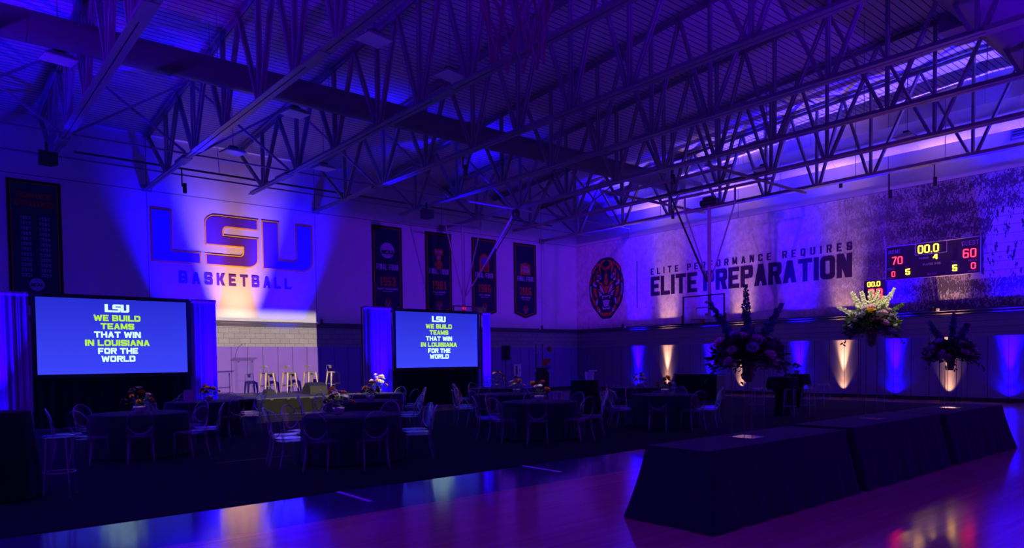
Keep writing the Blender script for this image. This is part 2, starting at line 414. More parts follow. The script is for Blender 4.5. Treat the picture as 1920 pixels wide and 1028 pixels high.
# ---------------------------------------------------------------- block lettering
def _ring(x0, y0, x1, y1, t, c, segs, n=3):
    """rounded-rectangle band; pieces 0 right, 1 top right corner, 2 top, 3 top left, 4 left, 5 bottom left, 6 bottom, 7 bottom right"""
    ci = max(c-t*.8, .012)
    def cor(cx, cy, a0, r): return [(cx+r*math.cos(R(a0+90*i/n)), cy+r*math.sin(R(a0+90*i/n))) for i in range(n+1)]
    C = {1: (cor(x1-c, y1-c, 0, c), cor(x1-t-ci, y1-t-ci, 0, ci)), 3: (cor(x0+c, y1-c, 90, c), cor(x0+t+ci, y1-t-ci, 90, ci)),
         5: (cor(x0+c, y0+c, 180, c), cor(x0+t+ci, y0+t+ci, 180, ci)), 7: (cor(x1-c, y0+c, 270, c), cor(x1-t-ci, y0+t+ci, 270, ci))}
    out = []
    for k in segs:
        if k % 2:
            o, i = C[k]
            for j in range(n): out.append([o[j], o[j+1], i[j+1], i[j]])
        else:
            a, b = C[(k-1) % 8], C[(k+1) % 8]
            out.append([a[0][-1], b[0][0], b[1][0], a[1][-1]])
    return out
def _r(x0, y0, x1, y1): return [(x0, y0), (x1, y0), (x1, y1), (x0, y1)]
def _d(x0, y0, x1, y1, w): return [(x0, y0), (x0+w, y0), (x1+w, y1), (x1, y1)]
def glyph(ch, W, t):
    c = min(W*.32, .24); th = t*.92; w = W
    up = (.5-th/2, 1.0); lo = (0.0, .5+th/2)
    if ch == 'A': return [_d(0, 0, W/2-t*.55, 1, t*1.05), _d(W-t*1.05, 0, W/2-t*.5, 1, t*1.05), _r(W*.24, .22, W*.76, .22+th*.8)]
    if ch == 'B': return [_r(0, 0, t, 1)]+_ring(0, .5-th/2, W*.96, 1, t, c*.7, (7, 0, 1))+_ring(0, 0, W, .5+th/2, t, c*.7, (7, 0, 1))+[_r(0, 1-th, W*.7, 1), _r(0, 0, W*.7, th), _r(0, .5-th/2, W*.7, .5+th/2)]
    if ch == 'C': return _ring(0, 0, W, 1, t, c, (1, 2, 3, 4, 5, 6, 7))+[_r(W-t, .64, W, 1-c), _r(W-t, c, W, .36)]
    if ch == 'D': return [_r(0, 0, t, 1), _r(0, 1-t, W-c, 1), _r(0, 0, W-c, t)]+_ring(0, 0, W, 1, t, c, (7, 0, 1))
    if ch == 'E': return [_r(0, 0, t, 1), _r(0, 1-th, W, 1), _r(0, 0, W, th), _r(0, .5-th/2, W*.88, .5+th/2)]
    if ch == 'F': return [_r(0, 0, t, 1), _r(0, 1-th, W, 1), _r(0, .45-th/2, W*.88, .45+th/2)]
    if ch == 'G': return _ring(0, 0, W, 1, t, c, (1, 2, 3, 4, 5, 6, 7))+[_r(W-t, .66, W, 1-c), _r(W-t, c, W, .48), _r(W*.52, .48-th, W, .48)]
    if ch == 'H': return [_r(0, 0, t, 1), _r(W-t, 0, W, 1), _r(0, .5-th/2, W, .5+th/2)]
    if ch == 'I': return [_r(0, 0, t, 1)]
    if ch == 'J': return _ring(0, 0, W, 1, t, c, (5, 6, 7))+[_r(W-t, c, W, 1), _r(0, c, t, .36)]
    if ch == 'K': return [_r(0, 0, t, 1), _d(t*.8, .42, W-t*1.15, 1, t*1.15), _d(W-t*1.15, 0, t*.9, .58, t*1.15)]
    if ch == 'L': return [_r(0, 0, t, 1), _r(0, 0, W, th)]
    if ch == 'M': return [_r(0, 0, t, 1), _r(W-t, 0, W, 1), _d(W/2-t*.5, .1, t*.05, 1, t), _d(W/2-t*.5, .1, W-t*1.05, 1, t)]
    if ch == 'N': return [_r(0, 0, t, 1), _r(W-t, 0, W, 1), _d(W-t*1.2, 0, 0.02, 1, t*1.2)]
    if ch in 'O0': return _ring(0, 0, W, 1, t, c, range(8))
    if ch == 'P': return [_r(0, 0, t, 1), _r(0, 1-th, W*.7, 1), _r(0, .40, W*.7, .40+th)]+_ring(0, .40, W, 1, t, c*.8, (7, 0, 1))
    if ch == 'Q': return _ring(0, 0, W, 1, t, c, range(8))+[_d(W-t*1.1, -.1, W*.5, .3, t)]
    if ch == 'R': return glyph('P', W, t)+[_d(W-t*1.1, 0, W*.42, .45, t*1.1)]
    if ch == 'S': return _ring(0, up[0], W, 1, t, c*.75, (1, 2, 3, 4, 5, 6))+_ring(0, 0, W, lo[1], t, c*.75, (1, 2, 0, 7, 6, 5))+[_r(W-t, .70, W, 1-c*.7), _r(0, c*.7, t, .30)]
    if ch == 'T': return [_r(W/2-t/2, 0, W/2+t/2, 1), _r(0, 1-th, W, 1)]
    if ch == 'U': return _ring(0, 0, W, 1, t, c, (5, 6, 7))+[_r(W-t, c, W, 1), _r(0, c, t, 1)]
    if ch == 'V': return [_d(W/2-t*.55, 0, 0, 1, t*1.1), _d(W/2-t*.55, 0, W-t*1.1, 1, t*1.1)]
    if ch == 'W': return [_d(W*.28-t*.5, 0, 0, 1, t), _d(W*.28-t*.5, 0, W/2-t*.5, .9, t), _d(W*.72-t*.5, 0, W/2-t*.5, .9, t), _d(W*.72-t*.5, 0, W-t, 1, t)]
    if ch == 'X': return [_d(0, 0, W-t*1.1, 1, t*1.1), _d(W-t*1.1, 0, 0, 1, t*1.1)]
    if ch == 'Y': return [_r(W/2-t/2, 0, W/2+t/2, .5), _d(W/2-t*.5, .42, 0, 1, t), _d(W/2-t*.5, .42, W-t, 1, t)]
    if ch == 'Z': return [_r(0, 0, W, th), _r(0, 1-th, W, 1), _d(0, th*.5, W-t*1.2, 1-th*.5, t*1.2)]
    if ch == '1': return [_r(W*.5-t*.3, 0, W*.5+t*.7, 1), _d(W*.5-t*1.0, .76, W*.5-t*.3, 1, t*.9)]
    if ch == '2': return _ring(0, .4, W, 1, t, c*.75, (0, 1, 2, 3))+[_r(0, 0, W, th), _d(0, th*.6, W-t*1.1, .56, t*1.1), _r(0, .70, t, 1-c*.7)]
    if ch == '3': return _ring(0, .5-th/2, W, 1, t, c*.7, (7, 0, 1, 2, 3))+_ring(0, 0, W, .5+th/2, t, c*.7, (1, 0, 7, 6, 5))+[_r(W*.28, .5-th/2, W*.7, .5+th/2), _r(0, .72, t, 1-c*.7), _r(0, c*.7, t, .28)]
    if ch == '4': return [_r(W-t*1.2, 0, W-t*.2, 1), _r(0, .26, W, .26+th), _d(0, .30, W-t*1.9, 1, t*.9)]
    if ch == '5': return _ring(0, 0, W, .62, t, c*.75, (5, 6, 7, 0, 1, 2))+[_r(0, .48, t, 1), _r(0, 1-th, W*.95, 1), _r(0, c*.7, t, .26)]
    if ch == '6': return _ring(0, 0, W, .58, t, c*.75, range(8))+_ring(0, 0, W, 1, t, c, (1, 2, 3))+[_r(0, c*.7, t, 1-c)]
    if ch == '7': return [_r(0, 1-th, W, 1), _d(W*.22, 0, W-t*1.1, 1-th*.5, t*1.1)]
    if ch == '8': return _ring(0, .5-th/2, W, 1, t, c*.7, range(8))+_ring(0, 0, W, .5+th/2, t, c*.7, range(8))
    if ch == '9': return [[(W-x, 1-y) for x, y in p] for p in glyph('6', W, t)]
    if ch == '.': return [_r(0, 0, t, t)]
    return []
def text_polys(s, W, t, gap, space=None):
    out = []; x = 0.0
    for ch in s:
        if ch == ' ': x += (space if space is not None else W*.6); continue
        cw = {'I': t, '.': t, 'W': W*1.35, 'M': W*1.15, 'L': W*.92, 'E': W*.92, 'F': W*.92, '1': W*.75}.get(ch, W)
        for p in glyph(ch, cw, t): out.append([(a+x, b) for a, b in p])
        x += cw+gap
    return out, x-gap
def ccw(p): return p if sum(p[i-1][0]*p[i][1]-p[i][0]*p[i-1][1] for i in range(len(p))) > 0 else p[::-1]
def letter(mb, s, fn, u0, v0, h, d0, d1, W=.7, t=.22, gap=.12, width=None, align='l', space=None, step=.00012):
    """string with its baseline at (u0,v0), cap height h; scaled sideways to `width` if given"""
    polys, tw = text_polys(s, W, t, gap, space); sx = h if width is None else width/tw
    off = {'l': 0, 'c': -tw*sx/2, 'r': -tw*sx}[align]
    for i, p in enumerate(polys):
        mb.prism([(u0+off+a*sx, v0+b*h) for a, b in ccw(p)], fn, d0, d1+i*step)
    return tw*sx
def letters(parent, name, mt, s, fn, u0, v0, h, d0, d1, W=.7, t=.22, gap=.12, width=None, space=None):
    """the same, each letter a part of its own"""
    polys, tw = text_polys(s, W, t, gap, space); sx = h if width is None else width/tw
    x = 0.0
    for ch in s:
        if ch == ' ': x += space if space is not None else W*.6; continue
        cw = {'I': t, '.': t, 'W': W*1.35, 'M': W*1.15, 'L': W*.92, 'E': W*.92, 'F': W*.92, '1': W*.75}.get(ch, W)
        mb = MB()
        for i, p in enumerate(glyph(ch, cw, t)): mb.prism([(u0+(a+x)*sx, v0+b*h) for a, b in ccw(p)], fn, d0, d1+i*.00012)
        mb.obj(name, mt, parent); x += cw+gap
def back(u, v, d): return (u, YB-d, v)
def right(u, v, d): return (XR-d, -u, v)          # u = -y
def inset(poly, d):
    n = len(poly); out = []
    for i in range(n):
        p0, p1, p2 = Vector(poly[i-1]), Vector(poly[i]), Vector(poly[(i+1) % n])
        e1 = (p1-p0).normalized(); e2 = (p2-p1).normalized()
        n1 = Vector((-e1.y, e1.x)); n2 = Vector((-e2.y, e2.x)); b = (n1+n2)
        k = b.length_squared
        out.append(tuple(p1+b*(2*d/k) if k > 1e-6 else p1+n1*d))
    return out
def arc(cx, cy, r, a0, a1, n=6, ry=None): return [(cx+r*math.cos(R(a0+(a1-a0)*i/n)), cy+(ry or r)*math.sin(R(a0+(a1-a0)*i/n))) for i in range(n+1)]

# ---------------------------------------------------------------- room shell
RIDGE = 8.0
def roof_z(y): return 9.78+.0705*(YB-y) if y > RIDGE else 9.78+.0705*(YB-RIDGE)-.03*(RIDGE-y)
mb = MB(); mb.b2((XL, YF, -.1), (XR, YB, 0)); struct(mb, 'floor', M['floor'])
mb = MB(); mb.b2((XL+.5, 8.25, .0), (26.13, 19.0, .010)); tag(mb.obj('carpet', M['carpet']), 'large charcoal carpet laid over the wooden court under the tables', 'carpet')
mb = MB()
for y0, y1 in ((YF, RIDGE), (RIDGE, YB)):
    z0, z1 = roof_z(y0), roof_z(y1)
    P = [(XL, y0, z0), (XR, y0, z0), (XR, y1, z1), (XL, y1, z1)]
    mb.add(P+[(x, y, z+.15) for x, y, z in P], [(0, 3, 2, 1), (4, 5, 6, 7), (0, 1, 5, 4), (1, 2, 6, 5), (2, 3, 7, 6), (3, 0, 4, 7)])
struct(mb, 'ceiling', M['deck'])
mb = MB(); mb.b2((XL, YB, 0), (XR+.3, YB+.3, 9.9)); struct(mb, 'wall_back', M['wall_back'])
mb = MB(); mb.b2((XR, YF, 0), (XR+.3, YB, 11.4)); struct(mb, 'wall_right', M['wall_right'])
mb = MB(); mb.b2((XL-.3, YF, 0), (XL, YB, 11.4)); struct(mb, 'wall_left', M['wall_back'])
mb = MB(); mb.b2((XL, YF-.3, 0), (XR, YF, 11.4)); struct(mb, 'wall_rear', M['wall_right'])
# block band, pads, ledge rails, base
mb = MB(); mb.b2((XL, YB-.02, 2.27), (XR-.02, YB, 3.05)); struct(mb, 'trim_1', M['block'])
mb = MB(); mb.b2((XR-.02, YF, 2.27), (XR, YB, 3.05)); struct(mb, 'trim_2', M['block'])
mb = MB(); mb.b2((XL, YB-.11, .14), (XR-.11, YB, 2.27)); struct(mb, 'trim_3', M['pad_x'])
mb = MB(); mb.b2((XR-.11, YF, .14), (XR, YB, 2.27)); struct(mb, 'trim_4', M['pad_y'])
mb = MB(); mb.b2((XL, YB-.012, 3.05), (XR, YB, 3.27))
mb.tube([(XL, YB-.03, 3.11), (XR-.05, YB-.03, 3.11)], .018); mb.tube([(XL, YB-.03, 3.20), (XR-.05, YB-.03, 3.20)], .018); struct(mb, 'trim_5', M['trim'])
mb = MB(); mb.b2((XR-.012, YF, 3.05), (XR, YB-.04, 3.27))
mb.tube([(XR-.03, YF, 3.11), (XR-.03, YB-.06, 3.11)], .018); mb.tube([(XR-.03, YF, 3.20), (XR-.03, YB-.06, 3.20)], .018); struct(mb, 'trim_6', M['trim'])
mb = MB(); mb.b2((XL, YB-.10, 0), (XR, YB, .14)); struct(mb, 'baseboard_back', M['base'])
mb = MB(); mb.b2((XR-.10, YF, 0), (XR, YB-.10, .14)); struct(mb, 'baseboard_right', M['base'])
# faint pale seam in the carpet
mb = MB(); mb.b2((3.7, 11.95, .010), (4.95, 11.965, .0115)); tag(mb.obj('carpet_seam', M['trim']), 'thin pale seam line across the dark carpet behind the nearest round table', 'carpet seam')
# white court lines on the painted border
for k, (x0, y0, x1, y1) in enumerate(((4.0, 7.4, 4.06, 8.24), (7.11, 7.4, 7.17, 8.24))):
    mb = MB(); mb.b2((x0, y0, 0), (x1, y1, .003)); struct(mb, 'trim_%d' % (7+k), M['white'])
# printed wall covering over the right wall
mb = MB(); mb.b2((XR-.012, YF+4, 3.275), (XR-.001, YB-.01, 7.82))
tag(mb.obj('crowd_mural', M['mural']), 'printed crowd picture and mottled grey covering across the right wall', 'mural')

# ---------------------------------------------------------------- roof structure
NODES = [25.05, 22.1, 19.4, 16.86, 14.8, 12.77, 10.85, 7.75, 4.8, 1.9, -1.0, -3.9, -6.8]
TX = [25.5-3.175*i for i in range(10)]
ZB = 7.86
def chord(mb, p0, p1, wid=.25, leg=.11, up=1):
    """pair of steel angles back to back: two flat flanges with a slot and two upright legs"""
    p0, p1 = Vector(p0), Vector(p1); g = .03
    for sx in (-1, 1):
        o = Vector((sx*(g/2+(wid-g)/4), 0, 0)); mb.bar(p0+o, p1+o, (wid-g)/2, .018)
        q = Vector((sx*(g/2+.010), 0, up*leg/2)); mb.bar(p0+q, p1+q, .018, leg)
def web(mb, p0, p1):
    for sx in (-1, 1):
        o = Vector((sx*.038, 0, 0)); mb.bar(Vector(p0)+o, Vector(p1)+o, .05, .07, up=(0, 1, 0))
def truss_parts(full):
    """meshes with x = 0; full trusses reach the wall, the others stop short and hang from an end diagonal"""
    P = []
    yend = YB-.06 if full else 26.3
    mb = MB(); chord(mb, (0, YF+1, ZB), (0, 21.9, ZB), .29, .12); chord(mb, (0, 21.9, ZB), (0, yend, ZB), .19, .10)
    for y in (23.2, 13.8, 4.2): mb.box((0, y, ZB+.03), (.27, .9, .10))
    P.append(('bottom_chord', mb))
    mb = MB()
    zt = lambda y: roof_z(y)-.10
    chord(mb, (0, YF+.3, zt(YF+.3)), (0, RIDGE, zt(RIDGE)), .26, .11, -1); chord(mb, (0, RIDGE, zt(RIDGE)), (0, YB-.02, zt(YB)), .26, .11, -1)
    P.append(('top_chord', mb))
    tops = [(NODES[i]+NODES[i+1])/2 for i in range(len(NODES)-1)]
    for i, y in enumerate(NODES):
        mb = MB(); web(mb, (0, y, ZB+.05), (0, y, zt(y)-.03)); P.append(('web_post', mb))
        if i < len(tops):
            mb = MB(); web(mb, (0, y-.10, ZB+.06), (0, tops[i], zt(tops[i])-.04)); P.append(('web_diagonal', mb))
        if i > 0:
            mb = MB(); web(mb, (0, y+.10, ZB+.06), (0, tops[i-1], zt(tops[i-1])-.04)); P.append(('web_diagonal', mb))
    mb = MB()
    web(mb, (0, NODES[0]+.1, ZB+.06), (0, YB-.35, zt(YB-.35)-.04)); P.append(('web_diagonal', mb))
    if full:
        mb = MB(); mb.b2((-.16, YB-.10, ZB-.10), (.16, YB-.015, ZB+.16)); P.append(('bearing_bracket', mb))
    return P
ORD = ['nearest', 'second', 'third', 'fourth', 'fifth', 'sixth', 'seventh', 'eighth', 'ninth', 'tenth']
cache = {}
for i, x in enumerate(TX):
    full = i % 2 == 0
    if full not in cache: cache[full] = [(n, mb.mesh(n, M['steel'])) for n, mb in truss_parts(full)]
    lab = 'white steel roof truss %s right wall, running towards the back wall' % ('nearest the' if i == 0 else ORD[i]+' from the')
    t = thing('roof_truss', lab, 'truss', (x, 0, 0), 0, 'roof trusses')
    for n, me in cache[full]: inst(me, n, t)
# bridging angles and sway braces between the trusses
for y, s in ((25.35, 'nearest the back wall'), (22.7, 'second from the back wall')):
    mb = MB(); mb.bar((TX[-1]-.4, y, ZB+.09), (TX[0]+1.2, y, ZB+.09), .05, .012)
    mb.bar((TX[-1]-.4, y+.02, ZB+.11), (TX[0]+1.2, y+.02, ZB+.11), .012, .05)
    tag(mb.obj('bridging_angle', M['steel']), 'long white steel angle tying the trusses together, %s' % s, 'steel brace', 'bridging angles under the roof')
y = 22.35
for i in range(len(TX)-1):
    a, b = TX[i+1], TX[i]
    lab = 'white X brace between the %s and %s trusses from the right wall' % (('first' if i == 0 else ORD[i]), ORD[i+1])
    t = thing('cross_brace', lab, 'steel brace', (a, y, ZB), 0, 'cross braces between the trusses')
    zt = roof_z(y)-.25-ZB; w = b-a
    m1 = MB(); m1.bar((.16, 0, .06), (w-.16, 0, zt), .06, .06); m1.obj('brace_bar', M['steel'], t)
    m2 = MB(); m2.bar((w-.16, .07, .06), (.16, .07, zt), .06, .06); m2.obj('brace_bar', M['steel'], t)
# ducts
def duct_x(y, z, r, x0, x1):
    mb = MB(); mb.tube([(x0, y, z), (x1, y, z)], r, 28)
    return mb
t = thing('air_duct', 'big dark round air duct crossing the whole roof through the trusses', 'air duct', (0, 18.75, 9.06))
mb = MB(); mb.tube([(XL+.2, 0, 0), (26.6, 0, 0)], .34, 32); mb.obj('duct_body', M['duct'], t)
for x in range(-10, 27, 3):
    mb = MB(); mb.tube([(x-.03, 0, 0), (x+.03, 0, 0)], .352, 32); mb.obj('duct_collar', M['duct'], t)
mb = MB()
for x in range(-9, 27, 3):
    for s in (-1, 1): mb.bar((x, s*.3, .1), (x, s*.3, roof_z(18.75)-9.06), .012)
mb.obj('hanger', M['steel'], t)
t = thing('air_duct', 'dark round air duct with a boxy outlet high in the corner above the camera', 'air duct', (0, 5.2, 9.05))
mb = MB(); mb.tube([(12.0, -.1, 0), (26.6, -.1, 0)], .50, 32); mb.obj('duct_body', M['duct'], t)
mb = MB(); mb.box((18.0, .55, -.12), (1.1, .5, .40)); mb.obj('outlet_box', M['duct'], t)
mb = MB()
for x in (13.4, 16.6, 19.8, 23, 26): mb.bar((x, -.1, .4), (x, -.1, roof_z(5.2)-9.05), .014)
mb.obj('hanger', M['steel'], t)
t = thing('air_duct', 'large pale round air duct running along the top of the right wall', 'air duct', (27.45, 0, 9.45))
mb = MB(); mb.tube([(0, YF+.3, 0), (0, 24.6, 0)], .50, 32); mb.obj('duct_body', M['duct_pale'], t)
for y in range(-8, 25, 3):
    mb = MB(); mb.tube([(0, y-.03, 0), (0, y+.03, 0)], .514, 32); mb.obj('duct_collar', M['duct_pale'], t)
mb = MB()
for y in range(-7, 25, 3): mb.bar((0, y, .4), (0, y, roof_z(y)-9.45), .012)
mb.obj('hanger', M['steel'], t)
# louvre on the right wall near the picture edge
t = thing('wall_louvre', 'square grey air louvre high on the right wall above the crowd picture', 'louvre', (XR-.04, 6.95, 9.25))
mb = MB(); mb.box((.02, 0, 0), (.04, 1.0, 1.0)); mb.obj('frame', M['trim'], t)
mb = MB()
for k in range(9): mb.box((-.01, 0, -.42+k*.105), (.05, .9, .03), Matrix.Rotation(R(35), 3, 'Y'))
mb.obj('slats', M['trim'], t)
# sprinkler pipes
for x, z, y1, s in ((26.9, 8.25, 24.5, 'beside the right wall'), (20.7, 8.45, 26.5, 'left of the second roof truss from the right'), (8.0, 9.5, 26.5, 'over the painted letter sign')):
    t = thing('sprinkler_pipe', 'thin dark sprinkler pipe under the roof %s' % s, 'pipe', (x, 0, z), 0, 'sprinkler pipes')
    mb = MB(); mb.tube([(0, YF+.5, 0), (0, y1, 0)], .032, 8); mb.obj('pipe_run', M['duct'], t)
    for y in range(-6, int(y1), 3):
        mb = MB(); mb.tube([(0, y, 0), (0, y, roof_z(y)-z-.01)], .010, 5); mb.obj('hanger', M['duct'], t)
        mb = MB(); mb.tube([(0, y+1, 0), (0, y+1, -.10)], .018, 6); mb.obj('sprinkler_head', M['duct'], t)
mb = MB(); mb.tube([(4.2, YB-.32, 8.72), (26, YB-.32, 8.72)], .04, 8)
for x in (5, 9, 13, 17, 21, 25): mb.bar((x, YB-.32, 8.72), (x, YB, 8.78), .03)
tag(mb.obj('wall_pipe', M['trim']), 'dark pipe fixed along the back wall above the painted letter sign', 'pipe')
# hanging lamps (off)
for x, y, z, s in ((8.466, 19.53, 8.75, 'behind the big cross duct, over the letter sign'), (8.19, 23.87, 8.6, 'nearest the back wall on the left'), (11.38, 23.87, 8.6, 'nearest the back wall, second from the left'),
                   (2.735, 19.44, 8.75, 'at the far left under the cross duct'), (8.2, 14.5, 9.0, 'in front of the cross duct, left of the hoop net'), (10.74, 15.1, 9.0, 'in front of the cross duct, under the hoop net'),
                   (24.4, 9.26, 8.6, 'nearest the camera by the right wall'), (24.3, 14.2, 8.6, 'further along by the right wall')):
    t = thing('hanging_lamp', 'unlit flat hanging hall lamp %s' % s, 'ceiling lamp', (x, y, z), R(8 if x < 20 else 0), 'unlit hanging hall lamps')
    mb = MB(); mb.add([(-.36, -.30, -.02), (.36, -.30, -.02), (.36, .30, -.02), (-.36, .30, -.02), (-.22, -.18, .09), (.22, -.18, .09), (.22, .18, .09), (-.22, .18, .09)],
                      [(0, 3, 2, 1), (4, 5, 6, 7), (0, 1, 5, 4), (1, 2, 6, 5), (2, 3, 7, 6), (3, 0, 4, 7)]); mb.obj('housing', M['steel'], t)
    mb = MB(); mb.box((0, 0, -.03), (.66, .54, .02)); mb.obj('lens_panel', M['panel_off'], t)
    mb = MB(); mb.box((0, 0, .13), (.26, .16, .10)); mb.obj('driver_box', M['dark_metal'], t)
    mb = MB(); mb.tube([(0, 0, .16), (0, 0, roof_z(y)-z)], .012, 6); mb.obj('drop_rod', M['steel'], t)
# dark pendants hung from the chords
for x, y, z, s in ((25.5, 10.3, 7.2, 'over the scoreboard'), (25.5, 8.9, 7.35, 'right of the scoreboard, under the nearest truss'), (25.5, 12.0, 7.9, 'by the right wall, highest of the group'),
                   (6.45, 24.0, 7.25, 'in front of the painted letter sign'), (19.15, 14.6, 7.6, 'in the middle of the roof'), (12.8, 17.6, 7.5, 'over the centre tables'), (22.3, 17.0, 7.2, 'left of the right goal')):
    t = thing('pendant_spotlight', 'small dark pendant spotlight %s' % s, 'spotlight', (x+.16, y, z), 0, 'dark pendant spotlights')
    mb = MB(); mb.tube([(0, 0, .05), (0, 0, ZB-z)], .02, 6); mb.obj('drop_pipe', M['black'], t)
    mb = MB(); mb.tube([(.08, 0, .12), (.08, 0, -.18)], .06, 12); mb.obj('lamp_can', M['black'], t)
    mb = MB(); mb.box((.04, 0, .05), (.10, .05, .08)); mb.obj('bracket', M['black'], t)
# loudspeakers under the trusses
def speaker_box(parent, w, d, h, mt='black'):
    mb = MB(); mb.add([(-w/2, -d/2, -h/2), (w/2, -d/2, -h/2), (w*.34, d/2, -h/2), (-w*.34, d/2, -h/2), (-w/2, -d/2, h/2), (w/2, -d/2, h/2), (w*.34, d/2, h/2), (-w*.34, d/2, h/2)],
                      [(0, 3, 2, 1), (4, 5, 6, 7), (0, 1, 5, 4), (1, 2, 6, 5), (2, 3, 7, 6), (3, 0, 4, 7)]); mb.obj('cabinet', M[mt], parent)
    mb = MB(); mb.box((0, -d/2-.008, 0), (w*.92, .014, h*.94)); mb.obj('grille', M['dark_metal'], parent)
for x, y, z, s in ((2.95, 23.6, 7.42, 'at the far left over the tall list banner'), (15.55, 23.6, 7.42, 'in the middle, over the first narrow banner')):
    t = thing('ceiling_speaker', 'black loudspeaker hung under the roof %s' % s, 'loudspeaker', (x, y, z), R(10), 'loudspeakers under the roof')
    speaker_box(t, .46, .36, .34)
    mb = MB(); mb.bar((0, 0, .16), (0, 0, ZB-z+.02), .05); mb.bar((-.2, 0, .2), (.2, 0, .2), .03); mb.obj('hanging_bracket', M['black'], t)

# ---------------------------------------------------------------- basketball goals
def net(parent, r0, r1, h, n=10, rows=4):
    mb = MB()
    for k in range(n):
        for sgn in (-1, 1):
            pts = []
            for j in range(rows*4+1):
                f = j/(rows*4); rr = r1+(r0-r1)*(1-f)**2.0; a = 2*PI*(k+sgn*.5*f*rows)/n
                pts.append((rr*math.cos(a), rr*math.sin(a), -h*(f+.02*math.sin(f*rows*2*PI))))
            mb.tube(pts, .0048, 5)
    return mb.obj('net', M['net'], parent)
def hoop_parts(parent, loc, dirx, r=.228, parts=True):
    """rim, bracket and net; dirx = unit vector from board to court"""
    d = Vector(dirx); e = bpy.data.objects.new('rim', None)
    mb = MB(); c = Vector(loc)
    mb.tube([(c+Vector((r*math.cos(2*PI*i/28), r*math.sin(2*PI*i/28), 0))) for i in range(28)], .010, 8, True)
    s = d.cross(Vector((0, 0, 1)))
    mb.bar(c-d*r*.95, c-d*.37, .12, .02); mb.bar(c-d*.365+Vector((0, 0, -.05)), c-d*.38+Vector((0, 0, -.05)), .18, .16)
    for k in (-1, 1): mb.bar(c-d*(r*.8)+s*k*.10, c-d*.37+s*k*.06+Vector((0, 0, -.10)), .016)
    rim = mb.obj('rim', M['red'], parent)
    nt = net(rim, r-.004, .088, .42); nt.location = c
    return rim
def board(parent, c, dirx, W=1.83, H=1.07):
    """glass board in plane normal to dirx, centre c"""
    d = Vector(dirx); s = d.cross(Vector((0, 0, 1))); c = Vector(c); z = Vector((0, 0, 1))
    mb = MB(); mb.bar(c-s*(W/2-.03), c+s*(W/2-.03), .012, H-.06); mb.obj('backboard_glass', M['glass'], parent)
    mb = MB()
    for k in (-1, 1):
        mb.bar(c+s*k*(W/2-.02)-z*(H/2), c+s*k*(W/2-.02)+z*(H/2), .05, .045, up=s); mb.bar(c-s*W/2+z*k*(H/2-.02), c+s*W/2+z*k*(H/2-.02), .05, .045)
    mb.obj('board_frame', M['dark_metal'], parent)
    mb = MB(); f = d*.010
    for k in (-1, 1):
        mb.bar(c+f+s*k*.30+z*(-.38), c+f+s*k*.30+z*.07, .004, .05, up=s); 
    mb.bar(c+f-s*.30+z*.07, c+f+s*.30+z*.07, .004, .05); mb.bar(c+f-s*.30-z*.38, c+f+s*.30-z*.38, .004, .05)
    mb.obj('target_square', M['white'], parent)
    mb = MB(); mb.bar(c-s*(W/2+.012)-z*(H/2), c+s*(W/2+.012)-z*(H/2), .075, .06)
    for k in (-1, 1): mb.bar(c+s*k*(W/2+.015)-z*(H/2+.03), c+s*k*(W/2+.015)-z*(H/2-.36), .06, .07, up=s)
    mb.obj('edge_padding', M['black'], parent)
g = thing('basketball_goal', 'glass basketball goal hung from the roof in front of the right wall lettering', 'basketball goal', (0, 0, 0), 0, 'basketball goals')
board(g, (22.5, 15.60, 3.435), (-1, 0, 0)); hoop_parts(g, (22.09, 15.60, 3.05), (-1, 0, 0))
mb = MB(); mb.tube([(22.75, 15.50, 3.2), (22.75, 15.50, 7.25)], .07, 14); mb.bar((22.75, 15.5, 3.7), (22.52, 15.5, 3.7), .10); mb.bar((22.75, 15.5, 3.25), (22.52, 15.5, 3.25), .10); mb.obj('mast', M['steel'], g)
mb = MB(); mb.tube([(22.75, 14.42, 7.20), (22.75, 16.60, 7.20)], .05, 10)
for y in (14.42, 16.60): mb.tube([(22.75, y, 7.2), (22.75, y, 7.86)], .04, 8)
mb.obj('cross_bar', M['steel'], g)
for y in (14.45, 16.55):
    mb = MB(); mb.tube([(22.75, y, 7.15), (22.75, 15.5+(.07 if y > 15.5 else -.07), 4.55)], .028, 8); mb.obj('side_brace', M['steel'], g)
mb = MB(); mb.tube([(20.2, 15.58, 7.80), (22.68, 15.58, 4.5)], .035, 8); mb.obj('back_brace', M['dark_metal'], g)
mb = MB(); mb.tube([(20.6, 15.8, 7.6), (21.6, 15.7, 6.2), (22.7, 15.6, 4.7)], .006, 5); mb.obj('cable', M['black'], g)
mb = MB(); mb.tube([(22.75, 15.15, 7.42), (22.75, 15.85, 7.42)], .12, 14); mb.box((22.75, 15.5, 7.55), (.22, .45, .14)); mb.obj('winch', M['black'], g)
g = thing('basketball_goal', 'glass basketball goal folded up behind the right screen, its braces crossing the banners', 'basketball goal', (0, 0, 0), 0, 'basketball goals')
board(g, (18.33, 24.5, 3.435), (0, -1, 0)); hoop_parts(g, (18.33, 24.09, 3.05), (0, -1, 0))
mb = MB(); mb.tube([(18.2, 24.8, 3.2), (18.2, 24.8, 7.4)], .07, 14); mb.bar((18.2, 24.8, 3.7), (18.2, 24.52, 3.7), .10); mb.bar((18.2, 24.8, 3.25), (18.2, 24.52, 3.25), .10); mb.obj('mast', M['steel'], g)
mb = MB(); mb.tube([(17.25, 24.8, 7.45), (19.2, 24.8, 7.45)], .04, 10)
for x in (17.25, 19.2): mb.tube([(x, 24.8, 7.45), (x, 24.8, 7.95)], .035, 8)
mb.obj('cross_bar', M['steel'], g)
for x in (17.3, 19.15):
    mb = MB(); mb.tube([(x, 24.8, 7.4), (18.2+(.07 if x > 18.2 else -.07), 24.8, 4.4)], .028, 8); mb.obj('side_brace', M['steel'], g)
